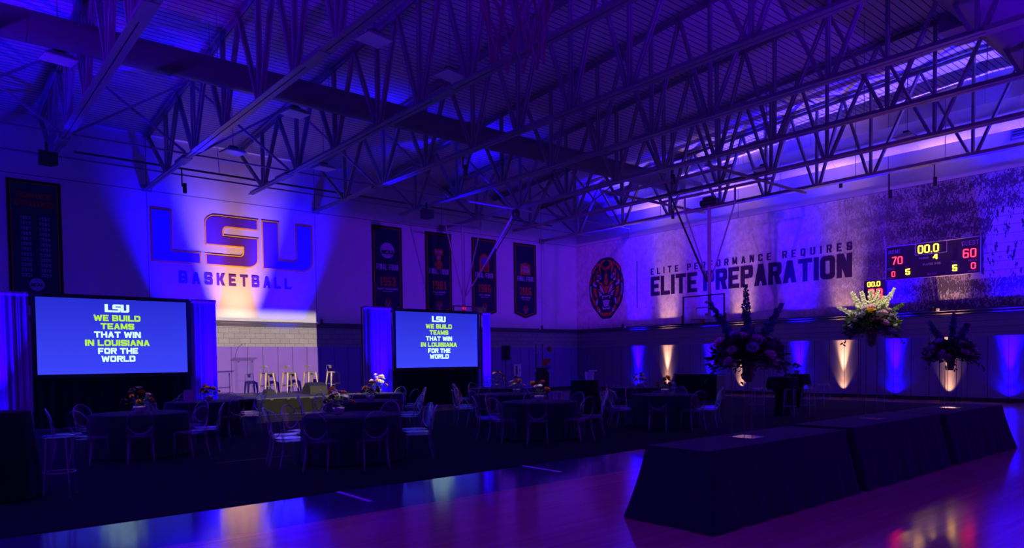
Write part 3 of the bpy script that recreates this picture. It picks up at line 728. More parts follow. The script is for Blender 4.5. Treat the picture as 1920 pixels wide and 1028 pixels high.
mb = MB(); mb.tube([(18.28, 21.5, 7.42), (18.32, 23.2, 5.85)], .045, 10); mb.tube([(18.32, 23.2, 5.85), (18.25, 24.7, 4.42)], .030, 10); mb.obj('back_brace', M['steel'], g)
mb = MB(); mb.tube([(18.42, 21.5, 7.3), (18.42, 23.3, 5.7)], .02, 8); mb.obj('piston', M['black'], g)
mb = MB(); mb.ball((18.36, 21.45, 7.42), .17, 12, 8, (1, 1, 1.3)); mb.obj('winch', M['black'], g)
mb = MB(); mb.tube([(16.0, 21.45, 7.62), (19.2, 21.45, 7.62)], .05, 8); mb.obj('winch_bar', M['steel'], g)
g = thing('basketball_goal', 'nearest basketball hoop, its net hanging into the top of the picture', 'basketball goal', (0, 0, 0), 0, 'basketball goals')
hoop_parts(g, (1.548, 1.793, 3.05), (.82, .57, 0))
mb = MB(); mb.tube([(1.20, 1.55, 2.98), (1.20, 1.55, 8.6)], .06, 12); mb.obj('mast', M['steel'], g)
# ceiling frame that carries the right goal
t = thing('goal_frame', 'white pipe frame under the roof carrying the right basketball goal', 'steel frame', (0, 0, 0))
for y in (13.2, 17.6):
    mb = MB(); mb.tube([(19.2, y, 7.72), (25.5, y, 7.72)], .055, 8); mb.obj('cross_pipe', M['steel'], t)
for x in (20.2, 22.75):
    mb = MB(); mb.tube([(x, 12.9, 7.80), (x, 17.9, 7.80)], .055, 8); mb.obj('long_pipe', M['steel'], t)

# ---------------------------------------------------------------- wall sign with block letters
SX0, SX1, SZ0, SZ1 = 6.53, 12.68, 5.325, 7.262
L_P = [(6.53, SZ0), (8.265, SZ0), (8.265, 5.80), (7.265, 5.80), (7.265, SZ1), (6.53, SZ1)]
def sc(p, x0, x1, z0=SZ0, z1=SZ1): return [(x0+a*(x1-x0), z0+b*(z1-z0)) for a, b in p]
S_U = [(0, .393)]+[(0, .80)]+arc(.22, .80, .22, 180, 90, 6, .20)[1:]+[(1, 1), (1, .765), (.41, .765)]+arc(.41, .70, .06, 90, 180, 4, .065)[1:]+[(.35, .62), (1, .62), (1, .22)]+arc(.78, .20, .22, 0, -90, 6, .20)[1:]+[(0, 0), (0, .235), (.62, .235)]+arc(.63, .30, .06, -90, 0, 4, .065)[1:]+[(.69, .393)]
U_U = [(0, 0), (.78, 0)]+arc(.78, .22, .22, -90, 0, 6, .22)[1:]+[(1, 1), (.655, 1), (.655, .30)]+arc(.60, .30, .055, 0, -90, 4, .07)[1:]+[(.34, .23), (.34, 1), (0, 1)]
S_P = sc(S_U, 8.395, 10.43); U_P = sc(U_U, 10.55, 12.67)
sg = thing('wall_sign', 'huge raised purple letter sign with gold outlines on the back wall', 'sign', (0, 0, 0))
for P in (L_P, S_P, U_P):
    P = ccw(P)
    mb = MB(); mb.prism(P, back, 0, .006); o = mb.obj('letter_outline', M['gold'], sg)
    mb = MB(); mb.prism(inset(P, .062), back, .004, .009); mb.obj('letter_face', M['purple'], o)
t = thing('word_sign', 'spaced purple word in capitals under the huge letter sign', 'lettering', (0, 0, 0))
letters(t, 'letter', M['purple'], 'BASKETBALL', back, 7.45, 4.60, .44, 0.001, .006, W=.62, t=.20, gap=.30, width=4.27)

# ---------------------------------------------------------------- right wall lettering and emblem
t = thing('slogan_lettering', 'big dark two-line slogan in capitals on the right wall', 'lettering', (0, 0, 0))
letters(t, 'small_letter', M['letter'], 'ELITE PERFORMANCE REQUIRES', right, -22.60, 5.79, .31, .0122, .0135, W=.50, t=.17, gap=.44, width=9.94, space=.72)
letters(t, 'large_letter', M['letter'], 'ELITE PREPARATION', right, -22.60, 4.73, .94, .0122, .0135, W=.60, t=.215, gap=.055, width=9.94, space=.26)
mb = MB(); mb.b2((XR-.014, 23.44, 4.19), (XR-.012, 23.50, 6.57)); tag(mb.obj('divider_bar', M['letter']), 'thin upright dark bar between the tiger emblem and the slogan', 'lettering')
def emblem_polys():
    """roaring tiger head crest, left half in picture units; mirrored about 410"""
    head = [(410, 140), (330, 148), (285, 172), (250, 205), (205, 240), (165, 300), (168, 335), (145, 380), (130, 450), (128, 520), (135, 590), (148, 650), (170, 700), (205, 750), (250, 795), (310, 860), (350, 885), (410, 885)]
    lay = [('navy', head, True)]
    O = lambda p: lay.append(('orange', p, False)); W = lambda p: lay.append(('print_white', p, False)); N = lambda p: lay.append(('navy', p, False))
    O([(390, 165), (330, 180), (300, 215), (290, 270), (315, 330), (335, 340), (320, 280), (330, 225), (360, 195), (395, 185)])
    O([(405, 260), (360, 245), (345, 210), (330, 235), (350, 275), (395, 290), (405, 330)])
    O([(245, 225), (200, 265), (178, 305), (200, 320), (225, 275), (255, 245)])
    O([(290, 195), (260, 225), (262, 245), (300, 215)])
    O([(265, 280), (245, 320), (250, 390), (275, 400), (262, 350), (280, 300)])
    O([(215, 330), (200, 390), (205, 430), (235, 440), (225, 380)])
    O([(172, 370), (150, 430), (152, 455), (168, 440)])
    W([(152, 465), (145, 540), (160, 620), (172, 600), (165, 530), (168, 470)])
    O([(176, 560), (180, 640), (215, 715), (235, 720), (230, 650), (205, 640), (190, 590)])
    W([(190, 425), (196, 470), (250, 490), (262, 470), (235, 455), (205, 420)])
    O([(200, 490), (205, 560), (240, 620), (268, 620), (250, 560), (250, 510)])
    W([(272, 335), (268, 355), (310, 400), (335, 395), (325, 365), (300, 340)])
    N([(295, 352), (288, 362), (312, 388), (322, 380)])
    W([(250, 400), (255, 425), (285, 430), (300, 410), (280, 400)])
    O([(410, 330), (385, 350), (392, 400), (375, 430), (395, 470), (410, 480)])
    O([(370, 490), (340, 440), (300, 430), (280, 450), (310, 455), (345, 490), (375, 530)])
    W([(300, 465), (310, 510), (350, 560), (385, 590), (370, 550), (345, 500), (318, 475)])
    W([(272, 540), (300, 570), (300, 610), (330, 600), (345, 590), (310, 555)])
    O([(262, 520), (300, 530), (345, 575), (340, 545), (305, 515)])
    O([(410, 485), (372, 495), (380, 540), (398, 572), (410, 575)])
    W([(340, 600), (345, 640), (358, 645), (365, 612), (410, 625), (410, 605), (375, 600)])
    W([(352, 660), (372, 735), (410, 740), (410, 655)])
    W([(348, 725), (350, 770), (372, 772), (410, 768), (410, 752), (368, 752)])
    W([(275, 625), (245, 655), (240, 720), (258, 712), (272, 680)])
    O([(255, 720), (250, 760), (275, 790), (292, 760), (280, 725)])
    W([(300, 745), (275, 800), (305, 800), (318, 830), (315, 780)])
    O([(325, 795), (330, 840), (360, 850), (410, 850), (410, 812), (350, 810)])
    return lay
EMB = emblem_polys()
def emblem(parent, cx, cy, width, fn, d0, mats):
    s = width/560.0; by = {}
    for i, (mname, poly, whole) in enumerate(EMB):
        mb = by.setdefault((mname, i == 0), MB()); q = d0+.002+(0 if i == 0 else .003+.0006*(i % 4)+(.002 if mname == 'navy' else 0))
        if whole:
            P = [(x, y) for x, y in poly]+[(820-x, y) for x, y in poly[-2:0:-1]]
            mb.prism(ccw([(cx+(x-410)*s, cy-(y-512)*s) for x, y in P]), fn, d0, q)
        else:
            for mir in (0, 1):
                P = [((820-x) if mir else x, y) for x, y in poly]
                mb.prism(ccw([(cx+(x-410)*s, cy-(y-512)*s) for x, y in P]), fn, d0, q)
    for (mname, first), mb in by.items():
        mb.obj({'orange': 'orange_marking', 'print_white': 'pale_marking', 'navy': 'head_outline' if first else 'dark_marking'}[mname], mats[mname], parent)
t = thing('tiger_emblem', 'round roaring tiger head emblem on the right wall near the corner', 'emblem', (0, 0, 0))
emblem(t, -25.58, 5.39, 2.44, right, .012, dict(orange=M['maroon'], print_white=M['print_white'], navy=M['navy']))

# ---------------------------------------------------------------- banners
def banner(x0, x1, zt, zb, point, label, group=None):
    t = thing('banner', label, 'banner', (0, 0, 0), 0, group)
    xm = (x0+x1)/2
    shape = [(x0, zb), (xm, zb-point), (x1, zb), (x1, zt), (x0, zt)] if point else [(x0, zb), (x1, zb), (x1, zt), (x0, zt)]
    mb = MB(); mb.prism(ccw(shape), back, .01, .03); mb.obj('border', M['banner_edge'], t)
    p2 = inset(ccw(shape), .085); p3 = inset(ccw(shape), .115)
    mb = MB(); mb.prism(p2, back, .03, .034); mb.obj('orange_line', M['maroon'], t)
    mb = MB(); mb.prism(p3, back, .034, .038); mb.obj('cloth', M['banner'], t)
    return t, xm
D0 = .038
def disc(cx, cz, r, fn, d0, d1, n=28, ry=None):
    mb = MB(); mb.prism([(cx+r*math.cos(2*PI*i/n), cz+(ry or r)*math.sin(2*PI*i/n)) for i in range(n)], fn, d0, d1); return mb
t, xm = banner(2.345, 3.83, 7.66, 3.6, 0, 'tall dark banner with two columns of years, at the far left of the back wall', 'banners on the back wall')
mb = MB(); letter(mb, 'TOURNAMENT', back, xm, 7.06, .20, D0, D0+.004, W=.62, t=.2, gap=.1, width=1.02, align='c'); mb.obj('heading_lettering', M['maroon'], t); mb = MB(); letter(mb, 'APPEARANCES', back, xm, 6.80, .20, D0, D0+.004, W=.62, t=.2, gap=.1, width=1.10, align='c'); mb.obj('heading_lettering', M['maroon'], t)
mb = MB()
for k, (a, b) in enumerate((('1953', '1954'), ('1979', '1980'), ('1981', '1984'), ('1985', '1986'), ('1987', '1988'), ('1988', '1990'), ('1991', '1992'), ('1993', '2000'), ('2003', '2005'), ('2006', '2009'), ('2015', '2019'), ('2021', '2022'))):
    for s, q in ((a, xm-.26), (b, xm+.26)):
        mb = MB(); letter(mb, s, back, q, 6.38-k*.168, .108, D0, D0+.004, W=.66, t=.2, gap=.2, width=.29, align='c'); mb.obj('year_lettering', M['print_white'], t)
disc(xm, 4.28, .21, back, D0, D0+.004).obj('round_logo', M['print_white'], t)
mb = MB(); letter(mb, 'NCAA', back, xm, 4.22, .10, D0+.004, D0+.008, W=.9, t=.25, gap=.06, width=.33, align='c'); mb.obj('logo_lettering', M['banner_edge'], t)
for k, (x0, x1, yr, coach, lab) in enumerate(((15.42, 16.935, '1953', 'HARRY RABENHORST', 'dark banner with 1953 and a pale round logo, first of the four narrow banners'),
        (18.19, 19.67, '1981', 'DALE BROWN', 'dark banner with 1981 and a red basketball logo, second of the narrow banners'),
        (20.88, 22.40, '1986', 'DALE BROWN', 'dark banner with 1986, crossed by the folded goal braces'),
        (23.58, 25.11, '2006', 'JOHN BRADY', 'dark pointed banner with 2006, nearest the room corner'))):
    t, xm = banner(x0, x1, 7.655, 4.03, .24, lab, 'banners on the back wall')
    if k == 0:
        disc(xm, 6.57, .35, back, D0, D0+.004).obj('round_logo', M['print_white'], t)
        mb = MB(); letter(mb, 'NCAA', back, xm+.02, 6.40, .19, D0+.004, D0+.008, W=.9, t=.27, gap=.05, width=.60, align='c'); mb.obj('logo_lettering', M['banner_edge'], t)
    elif k == 1:
        mb = MB(); mb.prism(_r(xm-.23, 6.62, xm+.23, 6.88), back, D0, D0+.004); mb.obj('logo_box', M['maroon'], t); mb = MB(); mb.prism(_r(xm-.13, 6.35, xm+.13, 6.62), back, D0, D0+.004); mb.obj('logo_box', M['maroon'], t)
        disc(xm, 6.15, .21, back, D0, D0+.0035).obj('ball_logo', M['maroon'], t)
        mb = MB(); letter(mb, 'NCAA', back, xm, 6.70, .10, D0+.004, D0+.008, W=.8, t=.24, gap=.08, width=.34, align='c'); mb.obj('logo_lettering', M['print_white'], t); mb = MB(); letter(mb, '81', back, xm, 6.40, .17, D0+.004, D0+.008, W=.6, t=.2, gap=.12, width=.17, align='c'); mb.obj('logo_lettering', M['print_white'], t)
    elif k == 2:
        mb = MB(); P = [(xm-.30, 6.02)]+[(xm-.30, 6.55)]+arc(xm, 6.55, .30, 180, 0, 10, .34)[1:]+[(xm+.30, 6.02)]; mb.prism(ccw(P), back, D0, D0+.004); mb.obj('arch_logo', M['maroon'], t)
        mb = MB(); mb.prism(ccw([(xm-.2, 6.36), (xm+.18, 6.30), (xm+.22, 6.62), (xm+.02, 6.74), (xm-.2, 6.66)]), back, D0+.004, D0+.007); mb.obj('blue_mark', M['purple'], t)
        mb = MB()
        for q in range(5): mb.prism(_r(xm-.2+q*.09, 6.06, xm-.16+q*.09, 6.28), back, D0+.004, D0+.007)
        mb.obj('dark_bars', M['banner_edge'], t)
    else:
        mb = MB(); mb.prism(ccw([(xm-.36, 6.02), (xm+.36, 6.05), (xm+.33, 6.6), (xm+.15, 6.62), (xm, 6.70), (xm-.15, 6.62), (xm-.33, 6.6)]), back, D0, D0+.004); mb.obj('crest_logo', M['maroon'], t)
        mb = MB(); letter(mb, 'FINAL', back, xm, 6.38, .13, D0+.004, D0+.008, W=.6, t=.2, gap=.12, width=.40, align='c'); mb.obj('logo_lettering', M['print_white'], t); mb = MB(); letter(mb, 'FOUR', back, xm, 6.15, .19, D0+.004, D0+.008, W=.7, t=.2, gap=.12, width=.56, align='c'); mb.obj('logo_lettering', M['print_white'], t)
    mb = MB(); letter(mb, 'FINAL FOUR', back, xm, 5.71, .25, D0, D0+.004, W=.52, t=.19, gap=.10, width=1.10, align='c', space=.4); mb.obj('title_lettering', M['print_white'], t)
    mb = MB(); letter(mb, yr, back, xm, 4.99, .40, D0, D0+.004, W=.50, t=.17, gap=.12, width=.80, align='c'); mb.obj('year_lettering', M['maroon'], t)
    mb = MB(); letter(mb, coach, back, xm, 4.82, .085, D0, D0+.004, W=.6, t=.2, gap=.12, width=min(1.05, .07*len(coach)), align='c'); mb.obj('small_lettering', M['print_white'], t); mb = MB(); letter(mb, 'HEAD COACH', back, xm, 4.73, .045, D0, D0+.004, W=.6, t=.18, gap=.14, width=.5, align='c'); mb.obj('small_lettering', M['print_white'], t)
    emblem(t, xm, 4.24, .36, back, D0, dict(orange=M['maroon'], print_white=M['print_white'], navy=M['banner_edge']))

# ---------------------------------------------------------------- scoreboards
t = thing('scoreboard', 'wide black electronic scoreboard with lit digits on the crowd picture', 'scoreboard', (0, 0, 0))
mb = MB(); mb.b2((XR-.18, 8.235, 4.45), (XR-.012, 11.325, 5.69)); mb.obj('cabinet', M['black'], t)
SBD = .18
mb = MB()
for a, b in (((XR-.195, 8.225, 4.44), (XR-.15, 8.25, 5.70)), ((XR-.195, 11.31, 4.44), (XR-.15, 11.335, 5.70)), ((XR-.195, 8.225, 5.68), (XR-.15, 11.335, 5.705)), ((XR-.195, 8.225, 4.435), (XR-.15, 11.335, 4.46))): mb.b2(a, b)
for a, b in (((9.27, 5.28), (9.29, 5.68)), ((10.30, 5.28), (10.32, 5.68))): mb.b2((XR-.19, a[0], a[1]), (XR-.15, b[0], b[1]))
mb.b2((XR-.19, 9.27, 5.27), (XR-.15, 10.32, 5.29)); mb.obj('silver_trim', M['print_white'], t)
def sb_text(s, y, z, h, width):
    mb = MB(); letter(mb, s, right, -y, z, h, SBD, SBD+.006, W=.62, t=.16, gap=.18, width=width, align='c'); mb.obj('printed_lettering', M['print_white'], t)
for s, y, z, h, wd in (('HOME', 11.02, 5.42, .14, .43), ('GUEST', 8.55, 5.42, .16, .52), ('FOULS', 11.15, 4.84, .06, .24), ('T.O.L.', 10.55, 4.86, .06, .18), ('PERIOD', 10.02, 5.11, .07, .30), ('PLAYER  FOUL', 9.75, 4.88, .07, .60), ('MATCH', 9.75, 4.52, .07, .30), ('T.O.L.', 9.03, 4.87, .06, .18), ('FOULS', 8.48, 4.86, .06, .26), ('BONUS', 11.15, 4.50, .05, .24), ('BONUS', 8.48, 4.50, .05, .26)): sb_text(s, y, z, h, wd)
def digits(name, items, mt, tt=.15):
    for s, y, z, h, wd in items:
        mb = MB(); letter(mb, s, right, -y, z, h, SBD, SBD+.014, W=.55, t=tt, gap=.16, width=wd, align='c'); mb.obj(name, mt, t)
digits('clock_digits', (('00.0', 9.88, 5.33, .28, .68),), M['led_y'], .095)
digits('yellow_digits', (('4', 9.65, 5.07, .17, .14), ('5', 10.56, 4.60, .21, .14), ('5', 9.02, 4.58, .21, .14)), M['led_y'], .14)
digits('red_digits', (('70', 10.93, 5.02, .28, .36), ('60', 8.57, 5.00, .30, .40), ('0', 11.06, 4.57, .20, .12), ('0', 8.45, 4.60, .21, .14)), M['led_r'], .10)
t = thing('shot_clock', 'small square shot clock with lit digits left of the big scoreboard', 'scoreboard', (0, 0, 0))
mb = MB(); mb.b2((XR-.20, 11.35, 3.72), (XR-.012, 12.12, 4.50)); mb.obj('cabinet', M['black'], t)
SBD = .20
digits('clock_digits', (('00.0', 11.76, 4.27, .18, .46),), M['led_y'], .095)
digits('shot_digits', (('30', 11.70, 3.82, .36, .52),), M['led_r'], .10)

# small cameras on the ledges
for x, y, z, rz, s in ((XR-.072, 9.75, 3.33, 0, 'on the right wall ledge under the scoreboard'), (XR-.072, 24.4, 3.33, 0, 'on the right wall ledge left of the slogan'), (25.47, YB-.055, 3.33, R(-90), 'on the back wall ledge near the corner'), (12.99, YB-.055, 3.33, R(-90), 'on the back wall ledge right of the stage')):
    t = thing('ledge_camera', 'small black wall camera %s' % s, 'camera', (x, y, z), rz, 'small cameras on the ledges')
    mb = MB(); mb.tube([(0, 0, -.10), (0, 0, .02)], .045, 10); mb.ball((0, 0, .05), .055, 10, 6); mb.obj('camera_body', M['black'], t)
    mb = MB(); mb.box((-.0, -.16, -.07), (.07, .09, .09)); mb.obj('junction_box', M['white'], t)
# ---------------------------------------------------------------- uplights
def uplight(x, y, z, target, color, label, group, wide=(0, 30), narrow=(0, 9), rz=0.0, cut=0, up=0):
    t = thing('uplight', label, 'uplight', (x, y, z), rz, group)
    mb = MB(); mb.lathe([(.085, .03), (.095, .05), (.095, .15), (.085, .165)], 20); can = mb.obj('lamp_can', M['black'], t)
    mb = MB(); mb.lathe([(.078, .1655), (.078, .168)], 20); mb.obj('lens', M['lens'], can)
    mb = MB(); mb.b2((-.10, -.10, 0), (.10, .10, .03)); mb.obj('base_plate', M['black'], t)
    L0 = (x, y, z+.19)
    if wide[0]:
        o = spot('uplight_mid_beam', L0, (target[0]-.1*(target[0] > 27), target[1], 1.7), wide[0]*(2 if color is AMBER else 10), color, 17 if color is AMBER else 20, 1.0, .03)
        o = spot('uplight_spill', L0, (target[0]-.1*(target[0] > 27), target[1], .8), wide[0], color, wide[1], 1.0, .03)
    if narrow[0]:
        o = spot('uplight_beam', L0, target, narrow[0], color, narrow[1], 1.0, .03)
        if cut:
            d = (Vector(target)-Vector(L0)).normalized(); xl = (Vector((1, 0, 0))-d*d.x).normalized(); yl = (-d).cross(xl)
            o.rotation_euler = Matrix((xl, yl, -d)).transposed().to_euler()
        if cut:                       # shutter that keeps the beam off the wall below this height
            mi = o.matrix_basis.inverted()
            a, b = mi @ Vector((target[0], target[1], cut)), mi @ Vector((target[0], target[1], cut+3))
            va, vb = a.y/abs(a.z), b.y/abs(b.z)
            e = mi @ Vector((target[0], target[1], 8.6)); ve = e.y/abs(e.z)
            if va < vb: gobo(o, -9, 9, va, ve, .1, .1, .05, .03)
            else: gobo(o, -9, 9, ve, va, .1, .1, .03, .05)
    if up:
        o = spot('uplight_roof_beam', L0, (x-(.9 if x > 27 else 0), y+(0 if x > 27 else 1.3), 11.0), up, color, 17 if x > 27 else 13, 1.0, .03)
UPS = [(23.34, 'b'), (21.50, 'a'), (19.02, 'b'), (17.44, 'a'), (14.76, 'b'), (12.93, 'a'), (10.99, 'b'), (9.18, 'a'), (7.36, 'b'), (5.4, 'a'), (3.4, 'b')]
names = ['first from the room corner', 'second from the room corner', 'third from the room corner', 'behind the bar', 'behind the tall draped hi-boy tables', 'left of the spotlit bouquet',
         'right of the spotlit bouquet', 'behind the rightmost bouquet', 'nearest the right edge of the picture', 'outside the picture', 'outside the picture, nearest the camera']
for (y, c), s in zip(UPS, names):
    a = c == 'a'
    uplight(XR-.31, y, 0, (XR+.02, y, 6.2), AMBER if a else BLUE, 'floor uplight throwing %s light up the right wall, %s' % ('amber' if a else 'blue', s), 'uplights along the right wall',
            wide=(75 if a else 90, 32 if a else 64), narrow=(5500 if a else 38000, 10), up=2600 if a else 30000)
for x, tx, tz, c, s, p, h in ((8.2, 7.4, 7.2, 'b', 'left one', 44000, 18.5), (9.5, 9.5, 9.5, 'a', 'middle one', 10500, 18), (10.9, 11.7, 7.2, 'b', 'right one', 44000, 18.5)):
    uplight(x, 26.95, 0, (tx, YB, tz), AMBER if c == 'a' else BLUE, 'black floor uplight behind the stage aimed at the big letter sign, %s' % s, 'uplights behind the stage',
            wide=(0, 0), narrow=(p, h), cut=3.62)

# ---------------------------------------------------------------- projection screens and drapes
YS = 21.45
def curtain(name, x0, x1, y, z0, z1, label, amp=.06, waves=7, mt='drape', group=None, seed=1):
    rnd = random.Random(seed); n = int(waves*14); vs = []; fs = []; rows = 9
    ph = [rnd.uniform(-.6, .6) for _ in range(waves+3)]
    def prof(u, f):
        k = u*waves; i = int(k); q = ph[i]*(1-(k-i))+ph[i+1]*(k-i)
        return math.sin(2*PI*k+q*2)*amp*(.65+.35*math.sin(k*2.3+seed))*(.75+.25*f)+.25*amp*math.sin(2*PI*k*2.7+q)
    for j in range(rows):
        f = j/(rows-1); z = z1+(z0-z1)*f
        for i in range(n+1):
            u = i/n
            vs.append((x0+(x1-x0)*(.5+(u-.5)*(1+.02*f)), y+prof(u, f)+(.0 if j else .02), z))
    off = len(vs); vs += [(a, b+.012, c) for a, b, c in vs]
    for j in range(rows-1):
        for i in range(n):
            q = j*(n+1)+i; fs.append((q, q+n+1, q+n+2, q+1)); fs.append((q+off, q+1+off, q+n+2+off, q+n+1+off))
    t = thing(name, label, 'curtain', (0, 0, 0), 0, group)
    mb = MB(); mb.add(vs, fs, True); mb.obj('drape_panel', M[mt], t)
    mb = MB(); vs = []; fs = []; seg = 6
    for i in range(n+1):
        u = i/n; yy = y+prof(u, 0)*.6
        for k in range(seg): vs.append((x0+(x1-x0)*u, yy-.02+.03*math.cos(2*PI*k/seg), z1-.03+.06*math.sin(2*PI*k/seg)))
    for i in range(n):
        for k in range(seg): fs.append((i*seg+k, i*seg+(k+1) % seg, (i+1)*seg+(k+1) % seg, (i+1)*seg+k))
    mb.add(vs, fs, True); mb.obj('gathered_hem', M[mt], t)
    mb = MB(); mb.tube([(x0, y+.16, z1-.03), (x1, y+.16, z1-.03)], .02, 8); mb.obj('rod', M['dark_metal'], t)
    for xx in (x0+.03, x1-.03):
        mb = MB(); mb.tube([(xx, y+.16, .02), (xx, y+.16, z1-.02)], .022, 8); mb.b2((xx-.028, y+.02, 0), (xx+.028, y+.30, .02)); mb.obj('upright', M['dark_metal'], t)
    return t
def front(y):
    return lambda u, v, d: (u, y-d, v)
def screen(x0, x1, label, side, tx, th):
    """tx = text centre, th = width of the longest line"""
    z0, z1 = 1.40, 3.385; bw = .10
    t = thing('projection_screen', label, 'screen', (0, 0, 0), 0, 'projection screens')
    mb = MB()
    mb.b2((x0-bw, YS-.02, z1), (x1+bw, YS+.06, z1+bw)); mb.b2((x0-bw, YS-.02, z0-bw), (x1+bw, YS+.06, z0))
    mb.b2((x0-bw, YS-.02, z0), (x0, YS+.06, z1)); mb.b2((x1, YS-.02, z0), (x1+bw, YS+.06, z1)); mb.obj('frame', M['black'], t)
    mb = MB(); mb.b2((x0, YS, z0), (x1, YS+.02, z1)); mb.obj('screen_panel', M['screen'], t)
    mb = MB(); vs = []; fs = []; n = 120
    for i in range(n+1):
        u = i/n; x = x0-bw+(x1-x0+2*bw)*u; yy = YS+.03+.03*math.sin(u*90)+.015*math.sin(u*37+1)
        vs += [(x, yy, z0-bw+.02), (x, yy+.0, .01), (x, yy+.01, z0-bw+.02), (x, yy+.01, .01)]
    for i in range(n): fs += [(i*4, i*4+1, i*4+5, i*4+4), (i*4+2, i*4+6, i*4+7, i*4+3)]
    mb.add(vs, fs, True); mb.obj('skirt', M['masking'], t)
    for xx in (x0+.5, x1-.5):
        mb = MB(); mb.bar((xx, YS+.15, 0), (xx, YS+.12, z1), .05); mb.bar((xx, YS+.15, .03), (xx, YS+1.0, .03), .05); mb.bar((xx, YS+1.0, .03), (xx, YS+.14, 1.3), .04); mb.obj('leg', M['dark_metal'], t)
    f = front(YS); k = th/1.52
    lines = (('WE BUILD', 2.805, 1.10, 'g'), ('TEAMS', 2.585, .79, 'g'), ('THAT WIN', 2.362, 1.10, 'w'), ('IN LOUISIANA', 2.142, 1.52, 'g'), ('FOR THE', 1.925, .94, 'w'), ('WORLD', 1.712, .80, 'w'))
    for s, z, wd, c in lines:
        mw = MB(); letter(mw, s, f, tx, z, .163, .001, .004, W=.94, t=.26, gap=.09, width=wd*k, align='c', space=.42)
        mw.obj('slide_lettering', M['txt_g' if c == 'g' else 'txt_w'], t)
    lw = .575*k; lz0, lz1 = 3.045, 3.255
    for P, a, b in ((None, 0, .30), (S_U, .315, .64), (U_U, .655, 1.0)):
        if P is None: P = [(0, 0), (1, 0), (1, .25), (.42, .25), (.42, 1), (0, 1)]
        mw = MB(); mw.prism(ccw(sc(P, tx-lw/2+lw*a, tx-lw/2+lw*b, lz0, lz1)), f, .001, .005); mw.obj('logo_letter', M['txt_w'], t)
    return t
screen(2.33, 5.92, 'large left projection screen showing lime and white words on blue', 0, 4.17, 1.55)
screen(12.78, 16.35, 'right projection screen showing lime and white words on blue', 1, 14.60, 1.58)
# narrow black legs of drape hiding the gap beside each screen
for i, (x0, x1, s) in enumerate(((2.195, 2.23, ''), )): pass
curtain('drape', .35, 2.19, YS+.06, .03, 3.47, 'blue-lit pale drape left of the left projection screen', .10, 11, 'drape', 'drapes beside the screens', 1)
curtain('drape', 6.08, 6.76, YS+.06, .03, 3.47, 'blue-lit pale drape right of the left projection screen, beside the stage', .09, 6, 'drape', 'drapes beside the screens', 2)
curtain('drape', 11.56, 12.62, YS+.06, .03, 3.50, 'blue-lit pale drape left of the right projection screen', .095, 8, 'drape', 'drapes beside the screens', 3)
curtain('drape', 16.66, 17.02, YS+.06, .03, 3.47, 'narrow blue-lit pale drape right of the right projection screen', .05, 3, 'drape', 'drapes beside the screens', 4)
for x, p, s in ((1.35, 2600, 'left of the left screen'), (6.5, 1500, 'beside the stage'), (12.15, 2200, 'left of the right screen'), (16.86, 1800, 'right of the right screen')):
    uplight(x, YS-.42, 0, (x, YS+.06, 3.0), BLUE, 'black floor uplight throwing blue light up the drape %s' % s, 'uplights at the drapes', wide=(60, 52), narrow=(p*2.6, 22), up=7000)

# ---------------------------------------------------------------- stage
ST = .52
t = thing('stage', 'low black stage platform with a grey top between the two screens', 'stage', (0, 0, 0))
mb = MB(); mb.b2((6.9, 21.92, ST-.06), (12.75, 26.45, ST)); mb.obj('deck', M['stage'], t)
mb = MB(); vs = []; fs = []; n = 160
for i in range(n+1):
    u = i/n; x = 6.9+5.85*u; yy = 21.91+.012*math.sin(u*140)+.01*math.sin(u*53)
    vs += [(x, yy, ST-.03), (x, yy-.02, .012), (x, yy+.008, ST-.03), (x, yy-.012, .012)]
for i in range(n): fs += [(i*4, i*4+1, i*4+5, i*4+4), (i*4+2, i*4+6, i*4+7, i*4+3)]
mb.add(vs, fs, True); mb.obj('skirt', M['skirt'], t)
for x in (7.1, 9.0, 10.9, 12.55):
    for y in (22.1, 24.2, 26.2):
        mb = MB(); mb.tube([(x, y, 0), (x, y, ST-.06)], .025, 8); mb.obj('leg', M['dark_metal'], t)
